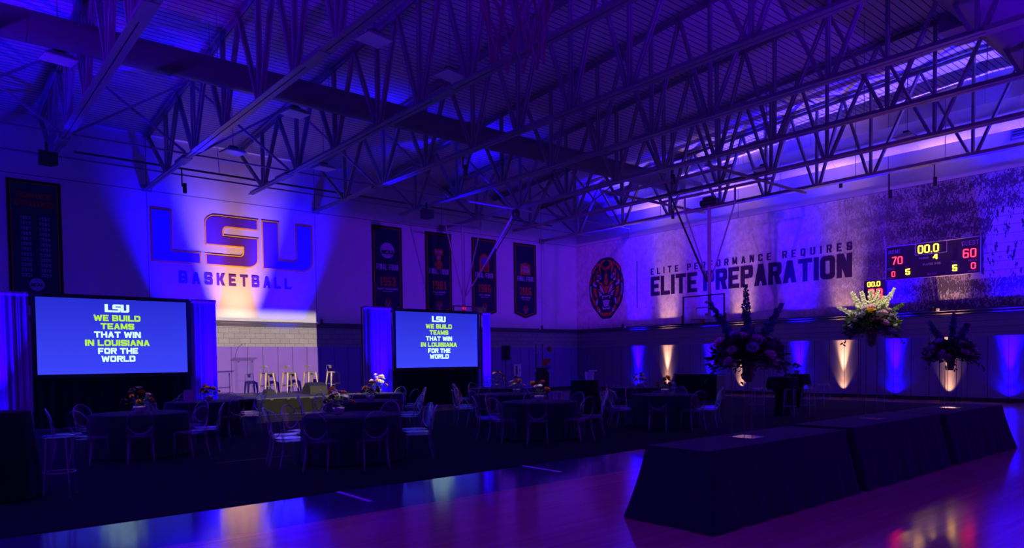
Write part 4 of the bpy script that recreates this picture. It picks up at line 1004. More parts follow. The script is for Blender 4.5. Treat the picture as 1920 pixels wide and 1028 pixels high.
def bar_stool(x, y, rz, label):
    t = thing('bar_stool', label, 'stool', (x, y, ST+.002), rz, 'metal stools on the stage')
    mb = MB(); s = .155
    mb.add([(-s, -s, .742), (s, -s, .742), (s, s, .742), (-s, s, .742), (-s+.01, -s+.01, .76), (s-.01, -s+.01, .76), (s-.01, s-.01, .76), (-s+.01, s-.01, .76)],
           [(0, 3, 2, 1), (4, 5, 6, 7), (0, 1, 5, 4), (1, 2, 6, 5), (2, 3, 7, 6), (3, 0, 4, 7)])
    for a in range(4):
        c = Matrix.Rotation(a*PI/2, 3, 'Z'); mb.bar(c @ Vector((-s, -s+.002, .722)), c @ Vector((s, -s+.002, .722)), .006, .05)
    mb.obj('seat', M['bronze'], t)
    for sx in (-1, 1):
        for sy in (-1, 1):
            p1 = Vector((sx*.145, sy*.145, .745)); p0 = Vector((sx*.225, sy*.225, 0))
            mb = MB(); mb.bar(p0, p1, .028, .004, up=(0, 1, 0), w1=.095, h1=.004)
            mb.bar(p0+Vector((0, 0, 0)), p1, .004, .028, up=(0, 1, 0), w1=.004, h1=.095); mb.ball(p0+Vector((0, 0, .014)), .013, 8, 5)
            mb.obj('leg', M['bronze'], t)
    for a, z in ((0, .26), (1, .30), (2, .26), (3, .30)):
        c = Matrix.Rotation(a*PI/2, 3, 'Z'); q = .225-.08*z/.745
        mb = MB(); mb.bar(c @ Vector((-q, -q, z)), c @ Vector((q, -q, z)), .008, .024); mb.obj('stretcher', M['bronze'], t)
    mb = MB(); mb.tube([(-.15, .135, .74), (-.165, .19, .90), (-.15, .22, .985), (0, .232, 1.0), (.15, .22, .985), (.165, .19, .90), (.15, .135, .74)], .010, 8); mb.obj('back_loop', M['bronze'], t)
    mb = MB(); mb.add([(-.05, .188, .88), (.05, .188, .88), (.055, .232, .995), (-.055, .232, .995), (-.05, .194, .882), (.05, .194, .882), (.055, .238, .995), (-.055, .238, .995)],
                      [(0, 1, 2, 3), (4, 7, 6, 5), (0, 4, 5, 1), (2, 6, 7, 3), (1, 5, 6, 2), (0, 3, 7, 4)]); mb.obj('backrest', M['bronze'], t)
for x, y, rz, s in ((9.66, 25.2, 12, 'nearest the clear lectern'), (10.44, 25.1, 8, 'second from the lectern'), (11.30, 25.2, 6, 'third from the lectern'), (12.22, 25.2, 4, 'farthest from the lectern')):
    bar_stool(x, y, R(rz), 'low-backed bronze metal bar stool on the stage, %s' % s)
t = thing('lectern', 'clear acrylic lectern with a gooseneck microphone on the stage', 'lectern', (8.55, 24.35, ST), R(4))
mb = MB(); mb.add([(-.42, -.20, 1.30), (.42, -.20, 1.30), (.42, .24, 1.19), (-.42, .24, 1.19), (-.42, -.20, 1.312), (.42, -.20, 1.312), (.42, .24, 1.202), (-.42, .24, 1.202)],
                  [(0, 3, 2, 1), (4, 5, 6, 7), (0, 1, 5, 4), (1, 2, 6, 5), (2, 3, 7, 6), (3, 0, 4, 7)]); mb.obj('reading_top', M['clear_thin'], t)
for a, b in (((-.28, -.10, .04), (-.27, .16, 1.19)), ((.27, -.10, .04), (.28, .16, 1.19)), ((-.27, -.11, .04), (.27, -.10, 1.26))):
    mb = MB(); mb.b2(a, b); mb.obj('side_panel', M['clear_thin'], t)
mb = MB(); mb.b2((-.28, -.12, .50), (.28, .15, .515)); mb.b2((-.28, -.12, .70), (.28, .15, .712)); mb.obj('shelf', M['clear_thin'], t)
mb = MB(); mb.b2((-.36, -.22, 0), (.36, .22, .03)); mb.obj('base', M['clear_thin'], t)
for x in (-.24, .24):
    mb = MB(); mb.lathe([(.022, 1.14), (.022, 1.19)], 12, (x, -.1, 0)); mb.obj('fitting', M['mirror'], t)
mb = MB(); mb.tube([(-.26, .12, 1.28), (-.25, .05, 1.5), (-.20, -.02, 1.66), (-.14, -.10, 1.73)], .006, 6); mb.tube([(-.14, -.10, 1.73), (-.11, -.14, 1.74)], .012, 8); mb.obj('microphone', M['black'], t)
def wedge(x, y, z, rz, label, s=1.0):
    t = thing('floor_monitor', label, 'loudspeaker', (x, y, z), rz, 'floor monitors on the stage')
    w, d, h = .62*s, .42*s, .36*s
    mb = MB(); V = [(-w/2, -d/2, 0), (-w/2, d/2, 0), (-w/2, d/2, h*.55), (-w/2, d*.1, h), (-w/2, -d/2, h*.72)]
    V += [(-a, b, c) for a, b, c in V]; mb.add(V, [(0, 1, 2, 3, 4), (9, 8, 7, 6, 5), (0, 5, 6, 1), (1, 6, 7, 2), (2, 7, 8, 3), (3, 8, 9, 4), (4, 9, 5, 0)]); mb.obj('cabinet', M['monitor'], t)
    mb = MB(); mb.add([(-w*.45, d*.48, h*.58), (w*.45, d*.48, h*.58), (w*.45, d*.13, h*.99), (-w*.45, d*.13, h*.99), (-w*.45, d*.50, h*.60), (w*.45, d*.50, h*.60), (w*.45, d*.15, h*1.01), (-w*.45, d*.15, h*1.01)],
                       [(0, 1, 2, 3), (4, 7, 6, 5), (0, 4, 5, 1), (1, 5, 6, 2), (2, 6, 7, 3), (3, 7, 4, 0)]); mb.obj('grille', M['dark_metal'], t)
wedge(10.75, 23.6, ST, R(8), 'grey wedge floor monitor near the front of the stage', 1.12)
wedge(9.35, 24.3, ST, R(20), 'small dark wedge in place of a shadow by the first stool, beside the lectern', .55)  # solid dark wedge put where a monitor's shadow falls

# ---------------------------------------------------------------- speaker on a stand, cabinet, machine, dispenser, bar
t = thing('speaker_stand', 'black tripod stand under a loudspeaker near the back wall', 'stand', (21.5, 26.0, 0))
mb = MB(); mb.tube([(0, 0, .25), (0, 0, 1.62)], .02, 8); mb.obj('pole', M['black'], t)
for k in range(3):
    a = k*2*PI/3+.5; mb = MB(); mb.tube([(0, 0, .75), (.45*math.cos(a), .45*math.sin(a), .02)], .014, 6); mb.tube([(0, 0, .28), (.24*math.cos(a), .24*math.sin(a), .36)], .008, 6); mb.obj('leg', M['black'], t)
t = thing('loudspeaker', 'black loudspeaker on a tripod stand right of the right screen', 'loudspeaker', (21.5, 26.0, 1.965), R(-35))
speaker_box(t, .42, .38, .68)
t = thing('wall_cabinet', 'pale narrow extinguisher cabinet low on the back wall near the speaker stand', 'cabinet', (23.6, YB-.05, 1.09))
mb = MB(); mb.b2((-.25, -.14, -.32), (.25, 0, .32)); mb.obj('cabinet_body', M['white'], t)
mb = MB(); mb.b2((-.11, -.146, -.24), (.0, -.139, .24)); mb.obj('window_strip', M['dark_metal'], t)
mb = MB(); mb.box((.16, -.15, 0), (.02, .02, .12)); mb.obj('handle', M['dark_metal'], t)
t = thing('shooting_machine', 'black basketball passing machine with an orange panel and net hoops in the corner', 'machine', (22.2, 24.2, 0), R(-38))
mb = MB(); mb.b2((-.30, -.30, .12), (.30, .30, 1.05)); mb.b2((-.24, -.24, 1.05), (.24, .24, 1.25)); mb.obj('body', M['black'], t)
mb = MB(); mb.add([(-.02, -.315, 1.68), (.40, -.315, 1.68), (.22, -.315, 1.36), (-.02, -.315, 1.30), (-.02, -.29, 1.68), (.40, -.29, 1.68), (.22, -.29, 1.36), (-.02, -.29, 1.30)], [(0, 3, 2, 1), (4, 5, 6, 7), (0, 1, 5, 4), (1, 2, 6, 5), (2, 3, 7, 6), (3, 0, 4, 7)]); mb.obj('orange_panel', M['orange'], t)
mb = MB(); mb.ball((.26, -.32, 1.28), .12, 14, 8, (1.3, .5, .7)); mb.obj('printed_ball', M['purple'], t)
for x in (-.28, .02):
    mb = MB(); mb.tube([(x, 0, 1.2), (x, 0, 2.35)], .022, 8); mb.obj('pole', M['black'], t)
for x, r in ((-.18, .20), (.34, .22)):
    mb = MB(); mb.tube([(x+r*math.cos(2*PI*i/24), -.08, 2.12+r*math.sin(2*PI*i/24)) for i in range(24)], .014, 6, True)
    for k in range(7): mb.tube([(x+r*math.cos(k*.9), -.08, 2.12+r*math.sin(k*.9)), (x+.03, .12, 2.10)], .005, 4)
    mb.obj('net_hoop', M['print_white'], t)
for sx in (-.22, .22):
    for sy in (-.22, .22):
        mb = MB(); mb.tube([(sx-.02, sy, .06), (sx+.02, sy, .06)], .06, 12); mb.obj('wheel', M['black'], t)
mb = MB(); mb.ball((0, 0, 0), .12, 18, 12)
o = mb.obj('basketball', M['ball'], None, (22.46, 23.96, 2.12)); tag(o, 'orange basketball held in the upper hoop of the passing machine', 'ball')
t = thing('dispenser_stand', 'pale tapered dispenser column behind the black table in the middle', 'dispenser', (17.3, 16.5, .0115), R(-45))
mb = MB(); mb.lathe([(.16, 0), (.16, .03), (.05, .05), (.05, .55), (.11, .58), (.155, 1.18), (.15, 1.19)], 20); mb.obj('column', M['white'], t)
mb = MB(); mb.box((.12, 0, 1.23), (.26, .12, .05)); mb.obj('spout', M['white'], t)
t = thing('bar_counter', 'long black draped bar counter with a blue-lit end, in front of the right wall', 'bar', (0, 0, 0))
mb = MB(); mb.b2((22.95, 15.35, .012), (23.0, 17.25, .97)); mb.obj('front_drape', M['spandex'], t)
mb = MB(); mb.b2((23.0, 15.36, .02), (23.55, 15.40, .95)); mb.b2((23.0, 17.20, .02), (23.55, 17.24, .95)); mb.obj('end_panel', M['trim'], t)
mb = MB(); mb.b2((22.92, 15.32, .97), (23.58, 17.28, 1.01)); mb.obj('counter_top', M['black'], t)

# ---------------------------------------------------------------- flowers
def petal_mesh(kind, seed):
    rnd = random.Random(seed); mb = MB()
    def petal(a, tilt, L, wd, z0, cup):
        vs = []; nu, nv = 4, 3
        for i in range(nu+1):
            u = i/nu; r = L*u; wv = wd*math.sin(PI*min(.93, .12+u*.78))
            for j in range(-1, 2):
                x = r*math.cos(tilt)+.05*L; z = z0+r*math.sin(tilt)+cup*L*(j*j*.35+u*u*.35); y = j*wv*.5
                ca, sa = math.cos(a), math.sin(a); vs.append((x*ca-y*sa, x*sa+y*ca, z))
        fs = []
        for i in range(nu):
            for j in range(2): q = i*3+j; fs.append((q, q+3, q+4, q+1))
        mb.add(vs, fs, True)
    if kind == 'rose':
        for ring, (n, tilt, L, wd) in enumerate(((4, 1.35, .55, .5), (5, 1.15, .75, .6), (6, .85, .9, .7), (7, .5, 1.0, .75), (8, .15, 1.05, .7))):
            for k in range(n): petal(2*PI*k/n+ring*.5+rnd.uniform(-.15, .15), tilt+rnd.uniform(-.1, .1), L, wd, -.15+.02*ring, .5)
        mb.ball((0, 0, .2), .26, 8, 6)
    elif kind == 'daisy':
        for ring in range(2):
            for k in range(9): petal(2*PI*k/9+ring*.35, .25+.25*ring, 1.0-.2*ring, .42, 0, .25)
        mb.ball((0, 0, .08), .25, 8, 5, (1, 1, .6))
    elif kind == 'pompon':
        for ring, (n, tilt, L) in enumerate(((5, 1.4, .8), (9, 1.0, .9), (12, .6, .95), (13, .2, 1.0), (12, -.25, .95))):
            for k in range(n): petal(2*PI*k/n+ring*.3, tilt, L, .34, 0, .3)
    return mb
def leaf_quads(mb, p, d, L, wd, rnd):
    d = d.normalized(); s = d.cross(Vector((rnd.uniform(-1, 1), rnd.uniform(-1, 1), rnd.uniform(-.3, 1)))).normalized(); n = s.cross(d)
    P = [p, p+d*L*.35+s*wd*.5+n*L*.05, p+d*L*.7+s*wd*.4+n*L*.04, p+d*L, p+d*L*.7-s*wd*.4+n*L*.04, p+d*L*.35-s*wd*.5+n*L*.05]
    mb.add(P, [(0, 1, 2, 3, 4, 5)], True)
def foliage(cx, cz, rx, rz, n, L, seed, droop=.3, r0=.1, flat=1.0):
    rnd = random.Random(seed); mb = MB()
    for i in range(n):
        a = rnd.uniform(0, 2*PI); el = rnd.uniform(-.5, 1.2); q = rnd.uniform(r0, 1)**.7
        d = Vector((math.cos(a)*math.cos(el), math.sin(a)*math.cos(el), math.sin(el)))
        p = Vector((d.x*rx*q, d.y*rx*q*flat, cz+d.z*rz*q-droop*rx*q*q*.3))
        leaf_quads(mb, p, d+Vector((rnd.uniform(-.5, .5), rnd.uniform(-.5, .5), rnd.uniform(-.4, .4))), L*rnd.uniform(.6, 1.3), L*.38, rnd)
        if i % 7 == 0: mb.tube([(0, 0, cz-rz*.4), p], .003, 4)
    return mb
FL = {k: petal_mesh(k, i) for i, k in enumerate(('rose', 'daisy', 'pompon'))}
FM = {}
def flower(parent, kind, color, p, r, rnd):
    key = (kind, color)
    if key not in FM: FM[key] = FL[kind].mesh('flower_'+kind, M[color])
    v = Vector(p)-Vector((0, 0, p[2]*.0)); d = Vector((p[0], p[1], .35)).normalized()
    q = d.to_track_quat('Z', 'Y').to_euler()
    return inst(FM[key], 'flower', parent, p, q, r)
def posy(x, y, z, label, seed, colors, n=10, R0=.20, group='table flower posies', hgt=.24, pin=True):
    rnd = random.Random(seed)
    if z < 1 and pin:
        spot('posy_pin_light', (x-1.2, y-1.0, 7.6), (x, y, z+.22), 700, (1.0, .84, .62), 2.6, .8, .03)
    t = thing('flower_posy', label, 'flowers', (x, y, z), rnd.uniform(0, 6), group)
    mb = MB(); mb.lathe([(.045, 0), (.075, .02), (.095, .09), (.10, .12), (.092, .12), (.08, .03)], 20); mb.obj('bowl', M['bowl'], t)
    foliage(0, .20, R0, hgt*.5, 90, .055, seed).obj('foliage', M['leaf'], t)
    for k in range(n):
        a = 2*PI*k/n*1.618*1.0+rnd.uniform(-.3, .3); el = rnd.uniform(.1, 1.25)
        rr = R0*rnd.uniform(.75, 1.1)
        c, kd = colors[k % len(colors)]
        flower(t, kd, c, (rr*math.cos(el)*math.cos(a), rr*math.cos(el)*math.sin(a), .17+hgt*math.sin(el)*rnd.uniform(.8, 1.1)), rnd.uniform(.044, .070), rnd)
    return t
def spike(parent, p0, p1, mt, rnd, r=.035, n=110, name='flower_spike'):
    p0, p1 = Vector(p0), Vector(p1); mb = MB(); mb.tube([p0, p1], .004, 5)
    d = (p1-p0)
    for i in range(n):
        f = .25+.75*i/n; c = p0+d*f; rr = r*(1.15-.6*(f-.25)/.75); a = i*2.4
        o = d.orthogonal().normalized(); o.rotate(Matrix.Rotation(a, 3, d.normalized()))
        q = c+o*rr
        rr *= rnd.uniform(.6, 1.2)
        for k in range(4): leaf_quads(mb, c+o*rr*rnd.uniform(.2, .6), o+Vector((rnd.uniform(-1.2, 1.2), rnd.uniform(-1.2, 1.2), rnd.uniform(-.9, 1.0))), rr*.75, rr*.7, rnd)
    return mb.obj(name, M[mt], parent)
def tall_arrangement(x, y, zs, label, seed, vase_z, spikes, lights=False, W=.50):
    """mirror plate, four thin rods carrying a tapered vase, and a wide bouquet"""
    rnd = random.Random(seed)
    t = thing('tall_bouquet', label, 'flowers', (x, y, zs), 0, 'tall bouquets on the draped tables')
    mb = MB(); mb.b2((-.15, -.15, 0), (.15, .15, .008)); mb.obj('mirror_plate', M['mirror'], t)
    zt = vase_z+.17
    for sx in (-1, 1):
        for sy in (-1, 1):
            mb = MB(); mb.tube([(sx*.125, sy*.125, .008), (sx*.125, sy*.125, zt)], .0048, 6); mb.obj('rod', M['thin_rod'], t)
    mb = MB()
    for a, b in (((-1, -1), (1, -1)), ((1, -1), (1, 1)), ((1, 1), (-1, 1)), ((-1, 1), (-1, -1))): mb.tube([(a[0]*.125, a[1]*.125, zt), (b[0]*.125, b[1]*.125, zt)], .0048, 6)
    mb.obj('top_frame', M['thin_rod'], t)
    mb = MB(); mb.lathe([(.040, vase_z), (.045, vase_z+.01), (.072, zt+.05), (.085, zt+.20), (.078, zt+.20), (.035, vase_z+.03)], 24); mb.obj('vase', M['vase'], t)
    cz = zt+.15
    foliage(0, cz, W, .26, 1500, .075, seed, .5, .1, .75).obj('foliage', M['leaf'], t)
    cols = [('f_pink', 'rose'), ('f_white', 'rose'), ('f_lilac', 'rose'), ('f_white', 'rose'), ('f_pink', 'rose'), ('f_plum', 'rose'), ('f_lilac', 'pompon')]
    for k in range(44):
        a = k*2.399+rnd.uniform(-.2, .2); el = rnd.uniform(-.45, 1.1); q = rnd.uniform(.75, 1.0)
        c, kd = cols[k % len(cols)]
        if lights and el > .75: c = rnd.choice(('f_yellow', 'f_pink', 'f_lilac'))
        flower(t, kd, c, (W*.92*q*math.cos(el)*math.cos(a), W*.72*q*math.cos(el)*math.sin(a), cz+.28*q*math.sin(el)-.05), rnd.uniform(.036, .070), rnd)
    for (dx, dy, dz, mt, r) in spikes:
        spike(t, (dx*.15, dy*.15, cz), (dx, dy, cz+dz), mt, rnd, r)
    # hanging greenery
    mb = MB()
    for k in range(4):
        a = (2.6, .5, 3.6, 5.2)[k]; p = Vector((W*.7*math.cos(a), W*.6*math.sin(a), cz-.12))
        for j in range(9):
            p = p+Vector((math.cos(a)*.02, math.sin(a)*.02, -.02)); leaf_quads(mb, p, Vector((rnd.uniform(-1, 1), rnd.uniform(-1, 1), -.6)), .06, .026, rnd)
    mb.obj('trailing_leaves', M['leaf'], t)
    return t

# ---------------------------------------------------------------- draped foreground tables
def rect_cloth(mb, x0, x1, y0, y1, z, flare, seed, ends=(1, 1), corner=.05):
    rnd = random.Random(seed); ring = []; N = 44
    def side(a, b, n): return [(a[0]+(b[0]-a[0])*i/n, a[1]+(b[1]-a[1])*i/n) for i in range(n)]
    nx, ny = 60, 18
    pts = side((x0, y0), (x1, y0), nx)+side((x1, y0), (x1, y1), ny)+side((x1, y1), (x0, y1), nx)+side((x0, y1), (x0, y0), ny)
    n = len(pts); rows = 9; vs = []; fs = []
    cx, cy = (x0+x1)/2, (y0+y1)/2
    ph = rnd.uniform(0, 6)
    for j in range(rows+1):
        f = j/rows
        for i, (x, y) in enumerate(pts):
            ox = -1 if abs(x-x0) < 1e-6 else (1 if abs(x-x1) < 1e-6 else 0); oy = -1 if abs(y-y0) < 1e-6 else (1 if abs(y-y1) < 1e-6 else 0)
            dc = min(abs(x-x0), abs(x-x1))+min(abs(y-y0), abs(y-y1)); ck = math.exp(-(dc/.14)**2)
            s = (i/n)*2*PI
            rip = .011*math.sin(s*13+ph)+.006*math.sin(s*31+ph*2)
            e = ends[0] if x-x0 < x1-x else ends[1]
            we = 1 if abs(x-(x0 if x-x0 < x1-x else x1)) > 1e-6 else e
            out = f*(flare*we+rip*(.3+.7*we))+f*f*corner*ck*1.6*e
            nl = math.hypot(ox, oy) or 1
            dx, dy = ox/nl, oy/nl
            if ck > .2:                         # corner folds point away from the table
                vx, vy = (x-cx)/abs(x1-x0)*e, (y-cy)/abs(y1-y0); l = math.hypot(vx, vy); dx, dy = dx*(1-ck)+vx/l*ck, dy*(1-ck)+vy/l*ck
            vs.append((x+dx*out, y+dy*out, z*(1-f)+.006*f+(.0 if f < .9 else 0)))
    for j in range(rows):
        for i in range(n): fs.append((j*n+i, (j+1)*n+i, (j+1)*n+(i+1) % n, j*n+(i+1) % n))
    mb.add(vs, fs, True)
    mb.add(vs[:n], [tuple(range(n))])
    return mb
for x0, x1, z, lab, seed, ends in ((5.73, 8.58, .75, 'nearest the camera', 1, (1, .15)), (8.72, 11.60, .765, 'in the middle of the row', 2, (.15, .2)), (11.78, 14.52, .755, 'farthest from the camera', 3, (.2, 1))):
    t = thing('draped_table', 'long table under a dark floor-length cloth, %s' % lab, 'table', (0, 0, 0), 0, 'long draped tables')
    rect_cloth(MB(), x0, x1, 3.92, 4.67, z, .17, seed, ends).obj('tablecloth', M['cloth'], t)
    mb = MB(); mb.b2((x0+.03, 3.95, z-.05), (x1-.03, 4.64, z-.012)); mb.obj('tabletop', M['stage'], t)
    for xx in (x0+.25, x1-.25):
        for yy in (4.05, 4.54):
            mb = MB(); mb.tube([(xx, yy, 0), (xx, yy, z-.05)], .016, 8); mb.obj('leg', M['dark_metal'], t)
tall_arrangement(7.07, 4.32, .751, 'tall dark bouquet with three upright violet spikes on the nearest draped table', 11, .62, ((-.26, .32, .58, 'delph', .055), (.03, .05, .77, 'delph', .050), (.30, -.24, .55, 'delph', .055), (-.05, -.1, .3, 'delph', .03), (.12, .15, .3, 'delph', .03)))
tall_arrangement(10.12, 4.28, .766, 'tallest bouquet, spotlit on top, on the middle draped table', 12, 1.02, ((-.22, .18, .42, 'stem_pale', .048), (-.10, .10, .43, 'stem_pale', .042), (.02, .02, .45, 'stem_pale', .055), (.08, -.05, .44, 'stem_pale', .055), (.25, -.20, .47, 'stem_pale', .048), (-.38, .30, .22, 'stem_pale', .045), (.34, -.28, .26, 'leaf', .04), (.16, -.10, .36, 'stem_pale', .05)), True, .41)
tall_arrangement(13.16, 4.29, .756, 'dim tall bouquet before the amber light on the farthest draped table', 13, .63, ((-.30, .24, .50, 'delph', .06), (.08, -.02, .66, 'delph', .055), (.22, -.18, .46, 'delph', .065)))

# ---------------------------------------------------------------- round tables
TAB = dict(
    A=(3.05, 14.10, 'table before the left screen'),
    B=(5.54, 10.75, 'table nearest the camera'),
    C=(10.00, 11.00, 'middle table of the front row'),
    D=(13.86, 10.75, 'table beside the tall dark bouquet'),
    E=(5.05, 17.20, 'table below the lectern'),
    F=(7.65, 14.30, 'table with the plum posy'),
    P=(9.50, 17.10, 'table with the spotlit posy'),
    G=(11.62, 14.10, 'table behind the middle front one'),
    K=(13.90, 17.30, 'far table below the right screen'),
    H=(16.70, 14.00, 'far table before the bar'))
def round_cloth(r, z, seed):
    rnd = random.Random(seed); mb = MB(); seg = 144; prof = [(0.0, z), (r*.6, z), (r*.97, z-.001), (r, z-.008), (r+.006, z-.03)]
    vs = []; fs = []; ph = [rnd.uniform(0, 6) for _ in range(4)]
    rows = prof+[(r+.01+.045*f, (z-.03)*(1-f)+.012*f) for f in (.2, .4, .6, .8, 1.0)]
    for j, (rr, zz) in enumerate(rows):
        f = max(0, (j-4)/5)
        for k in range(seg):
            a = 2*PI*k/seg
            q = rr+f*(.022*math.sin(a*13+ph[0])+.014*math.sin(a*23+ph[1])+.008*math.sin(a*37+ph[2]))
            vs.append((q*math.cos(a), q*math.sin(a), zz))
    for j in range(len(rows)-1):
        for k in range(seg): fs.append((j*seg+k, (j+1)*seg+k, (j+1)*seg+(k+1) % seg, j*seg+(k+1) % seg))
    return mb.add(vs, fs, True)
cl_me = round_cloth(.80, .752, 4).mesh('tablecloth', M['cloth'])
mb = MB(); mb.lathe([(.76, .70), (.78, .71), (.78, .735), (.76, .74)], 48); top_me = mb.mesh('tabletop', M['stage'])
mb = MB(); mb.tube([(.45, 0, 0), (.40, 0, .70)], .016, 8); tleg_me = mb.mesh('leg', M['dark_metal'])
for i, (k, (x, y, s)) in enumerate(TAB.items()):
    t = thing('round_table', 'round banquet table under a dark floor-length cloth, the %s' % s, 'table', (x, y, .0125), i*.7, 'round banquet tables')
    inst(cl_me, 'tablecloth', t); inst(top_me, 'tabletop', t)
    for q in range(4): inst(tleg_me, 'leg', t, rot=(0, 0, q*PI/2+.4))

# clear oval-backed chairs
def chair_meshes():
    P = {}
    mb = MB(); V = []; n = 24
    def seat_out(zz, k=1.0):
        pts = []
        for i in range(n):
            a = 2*PI*i/n; ca, sa = math.cos(a), math.sin(a); e = .42
            x = (.20 if sa > 0 else .185)*math.copysign(abs(ca)**e, ca)*k; y = .20*math.copysign(abs(sa)**e, sa)*k
            pts.append((x, y, zz))
        return pts
    rings = [seat_out(.405, .97), seat_out(.41, 1.0), seat_out(.445, 1.0), seat_out(.452, .97)]
    vs = sum(rings, []); fs = []
    for j in range(3):
        for i in range(n): fs.append((j*n+i, j*n+(i+1) % n, (j+1)*n+(i+1) % n, (j+1)*n+i))
    mb.add(vs, fs, True); mb.add(rings[3], [tuple(range(n))]); mb.add(rings[0], [tuple(range(n))[::-1]])
    P['seat'] = (mb, 'seat')
    # back: oval plate, slightly dished and leaning, with a raised rim
    mb = MB(); cz, az, ax = .685, .205, .192; lean = .22; N = 36
    def bp(a, k, off=0): 
        x = ax*k*math.cos(a); z = cz+az*k*math.sin(a); y = -.20-(z-.48)*lean-.035*(1-(x/ax)**2)+off
        return (x, y, z)
    rows = [0.0, .35, .7, 1.0]
    vs = []; fs = []
    for k in rows:
        for i in range(N): vs.append(bp(2*PI*i/N, max(k, .001)))
    m0 = len(vs); vs += [(a, b+.007, c) for a, b, c in vs]
    for j in range(3):
        for i in range(N):
            q = (j*N+i, j*N+(i+1) % N, (j+1)*N+(i+1) % N, (j+1)*N+i); fs.append(q); fs.append(tuple(v+m0 for v in q[::-1]))
    mb.add(vs, fs, True); P['backrest'] = (mb, 'acrylic')
    mb = MB(); mb.tube([bp(2*PI*i/N, 1.0, .0035) for i in range(N)], .0115, 8, True); P['back_rim'] = (mb, 'rim')
    for sx, nm in ((-1, 'l'), (1, 'r')):
        mb = MB(); mb.tube([(sx*.165, .165, .41), (sx*.170, .168, .25), (sx*.175, .172, .03), (sx*.175, .172, 0)], [.023, .020, .014, .015], 10); P['leg_front'+nm] = (mb, 'rim')
        mb = MB(); mb.tube([(sx*.188, -.225, .60), (sx*.187, -.205, .50), (sx*.180, -.185, .41), (sx*.182, -.20, .25), (sx*.195, -.255, .03), (sx*.196, -.258, 0)], [.012, .016, .022, .019, .014, .015], 10); P['leg_rear'+nm] = (mb, 'rim')
    return P
M['seat'] = clear('clear_seat', (.88, .88, .91), .22, .9, .05, .015, 4.0)
CH = {k: (mb.mesh('chair_'+k, M[mt])) for k, (mb, mt) in chair_meshes().items()}
def chair(x, y, rz, label, group):
    t = thing('ghost_chair', label, 'chair', (x, y, .0115), rz, group)
    for k, me in CH.items():
        n = 'leg' if k.startswith('leg') else k
        o = inst(me, n, bk if k == 'back_rim' else t)
        if k == 'backrest': bk = o
    return t
ANG = dict(A=(176, -143, -102, -58, -22, 24, 75, 122), B=(150, -178, -141, -102, -38, -12, 32, 78, 115), C=(150, -173, -134, -88, -42, 8, 55, 100), D=(158, -148, -107, -72, -42, 20, 75, 115),
           E=(170, 130, 90, 45, 5, -30, -75, -125), F=(150, 108, 65, 25, -15, -55, -160), P=(160, 115, 70, 28, -20, -70, -120), G=(160, -165, 118, 75, 30, -95, -130),
           K=(165, 125, 85, 40, 0, -45, -140), H=(165, -160, 120, 75, 30, -15, -100, -135))
def side_word(x, y, tx, ty):
    """where the chair stands round its table as one sees it from the camera"""
    v = Vector((tx, ty)).normalized(); d = Vector((x-tx, y-ty)).normalized()
    a = math.degrees(math.atan2(d.dot(Vector((v.y, -v.x))), -d.dot(v)))       # 0 = near side, 90 = right
    return a % 360
SEC = [(0, 'near side'), (45, 'near right'), (90, 'right side'), (135, 'far right'), (180, 'far side'), (225, 'far left'), (270, 'left side'), (315, 'near left')]
for k, angs in ANG.items():
    tx, ty, s = TAB[k]; items = []
    for a in angs:
        rr = 1.10; x, y = tx+rr*math.cos(R(a)), ty+rr*math.sin(R(a)); items.append((side_word(x, y, tx, ty), x, y, a))
    items.sort(); n = len(items)
    near = min(range(n), key=lambda i: min(items[i][0], 360-items[i][0]))
    words = ['nearest', 'first', 'second', 'third', 'fourth', 'fifth', 'sixth', 'seventh', 'eighth']
    for j, (b, x, y, a) in enumerate(items):
        q = (j-near) % n
        where = 'closest to the camera' if q == 0 else ('%s right of the closest' % words[q] if q <= n//2 else '%s left of the closest' % words[n-q])
        chair(x, y, R(a)+PI/2, 'clear oval-backed chair, %s, at the %s' % (where, s), 'clear chairs round the tables')

ORG = [('f_orange', 'rose'), ('f_white', 'daisy'), ('f_pink', 'daisy'), ('f_plum', 'pompon'), ('f_orange', 'pompon'), ('f_pink', 'rose'), ('f_white', 'daisy')]
PLM = [('f_plum', 'rose'), ('f_plum', 'pompon'), ('f_orange', 'rose'), ('f_plum', 'daisy'), ('f_lilac', 'rose')]
WHT = [('f_white', 'daisy'), ('f_white', 'rose'), ('f_orange', 'rose'), ('f_white', 'pompon'), ('f_yellow', 'rose'), ('f_white', 'daisy'), ('f_lilac', 'rose')]
TZ = .766
posy(3.05, 14.10, TZ, 'loose posy of orange and white flowers before the left screen', 21, ORG, 12, .24, hgt=.28)
posy(5.35, 10.85, TZ, 'posy with a big orange bloom on the nearest round table', 22, ORG, 12, .22, hgt=.26)
posy(10.00, 11.00, TZ, 'orange and pink posy on the middle front table', 23, ORG, 12, .22, hgt=.26)
posy(13.98, 10.80, TZ, 'dark plum posy on the table beside the tall dark bouquet', 24, PLM, 11, .19)
posy(5.20, 17.20, TZ, 'low orange posy on the table below the lectern', 25, [('f_orange', 'rose'), ('f_orange', 'pompon'), ('f_plum', 'rose')], 11, .20, hgt=.18)
posy(7.78, 14.20, TZ, 'round plum posy in a pale bowl behind the nearest table', 26, PLM, 14, .18, hgt=.22)
posy(9.60, 17.10, TZ, 'brightly spotlit white and yellow posy near the stage', 27, WHT, 14, .24, hgt=.34, pin=False)
posy(11.90, 13.95, TZ, 'orange posy behind the middle front table', 28, ORG, 10, .18)
posy(13.95, 17.30, TZ, 'wide orange and pink posy under the right screen', 29, ORG, 14, .30, hgt=.34)
posy(16.9, 14.00, TZ, 'dark posy in front of the first blue wall light', 30, PLM, 11, .19)
t = thing('table_card', 'small pale card box on the table below the lectern', 'card', (4.68, 16.95, TZ), .2)
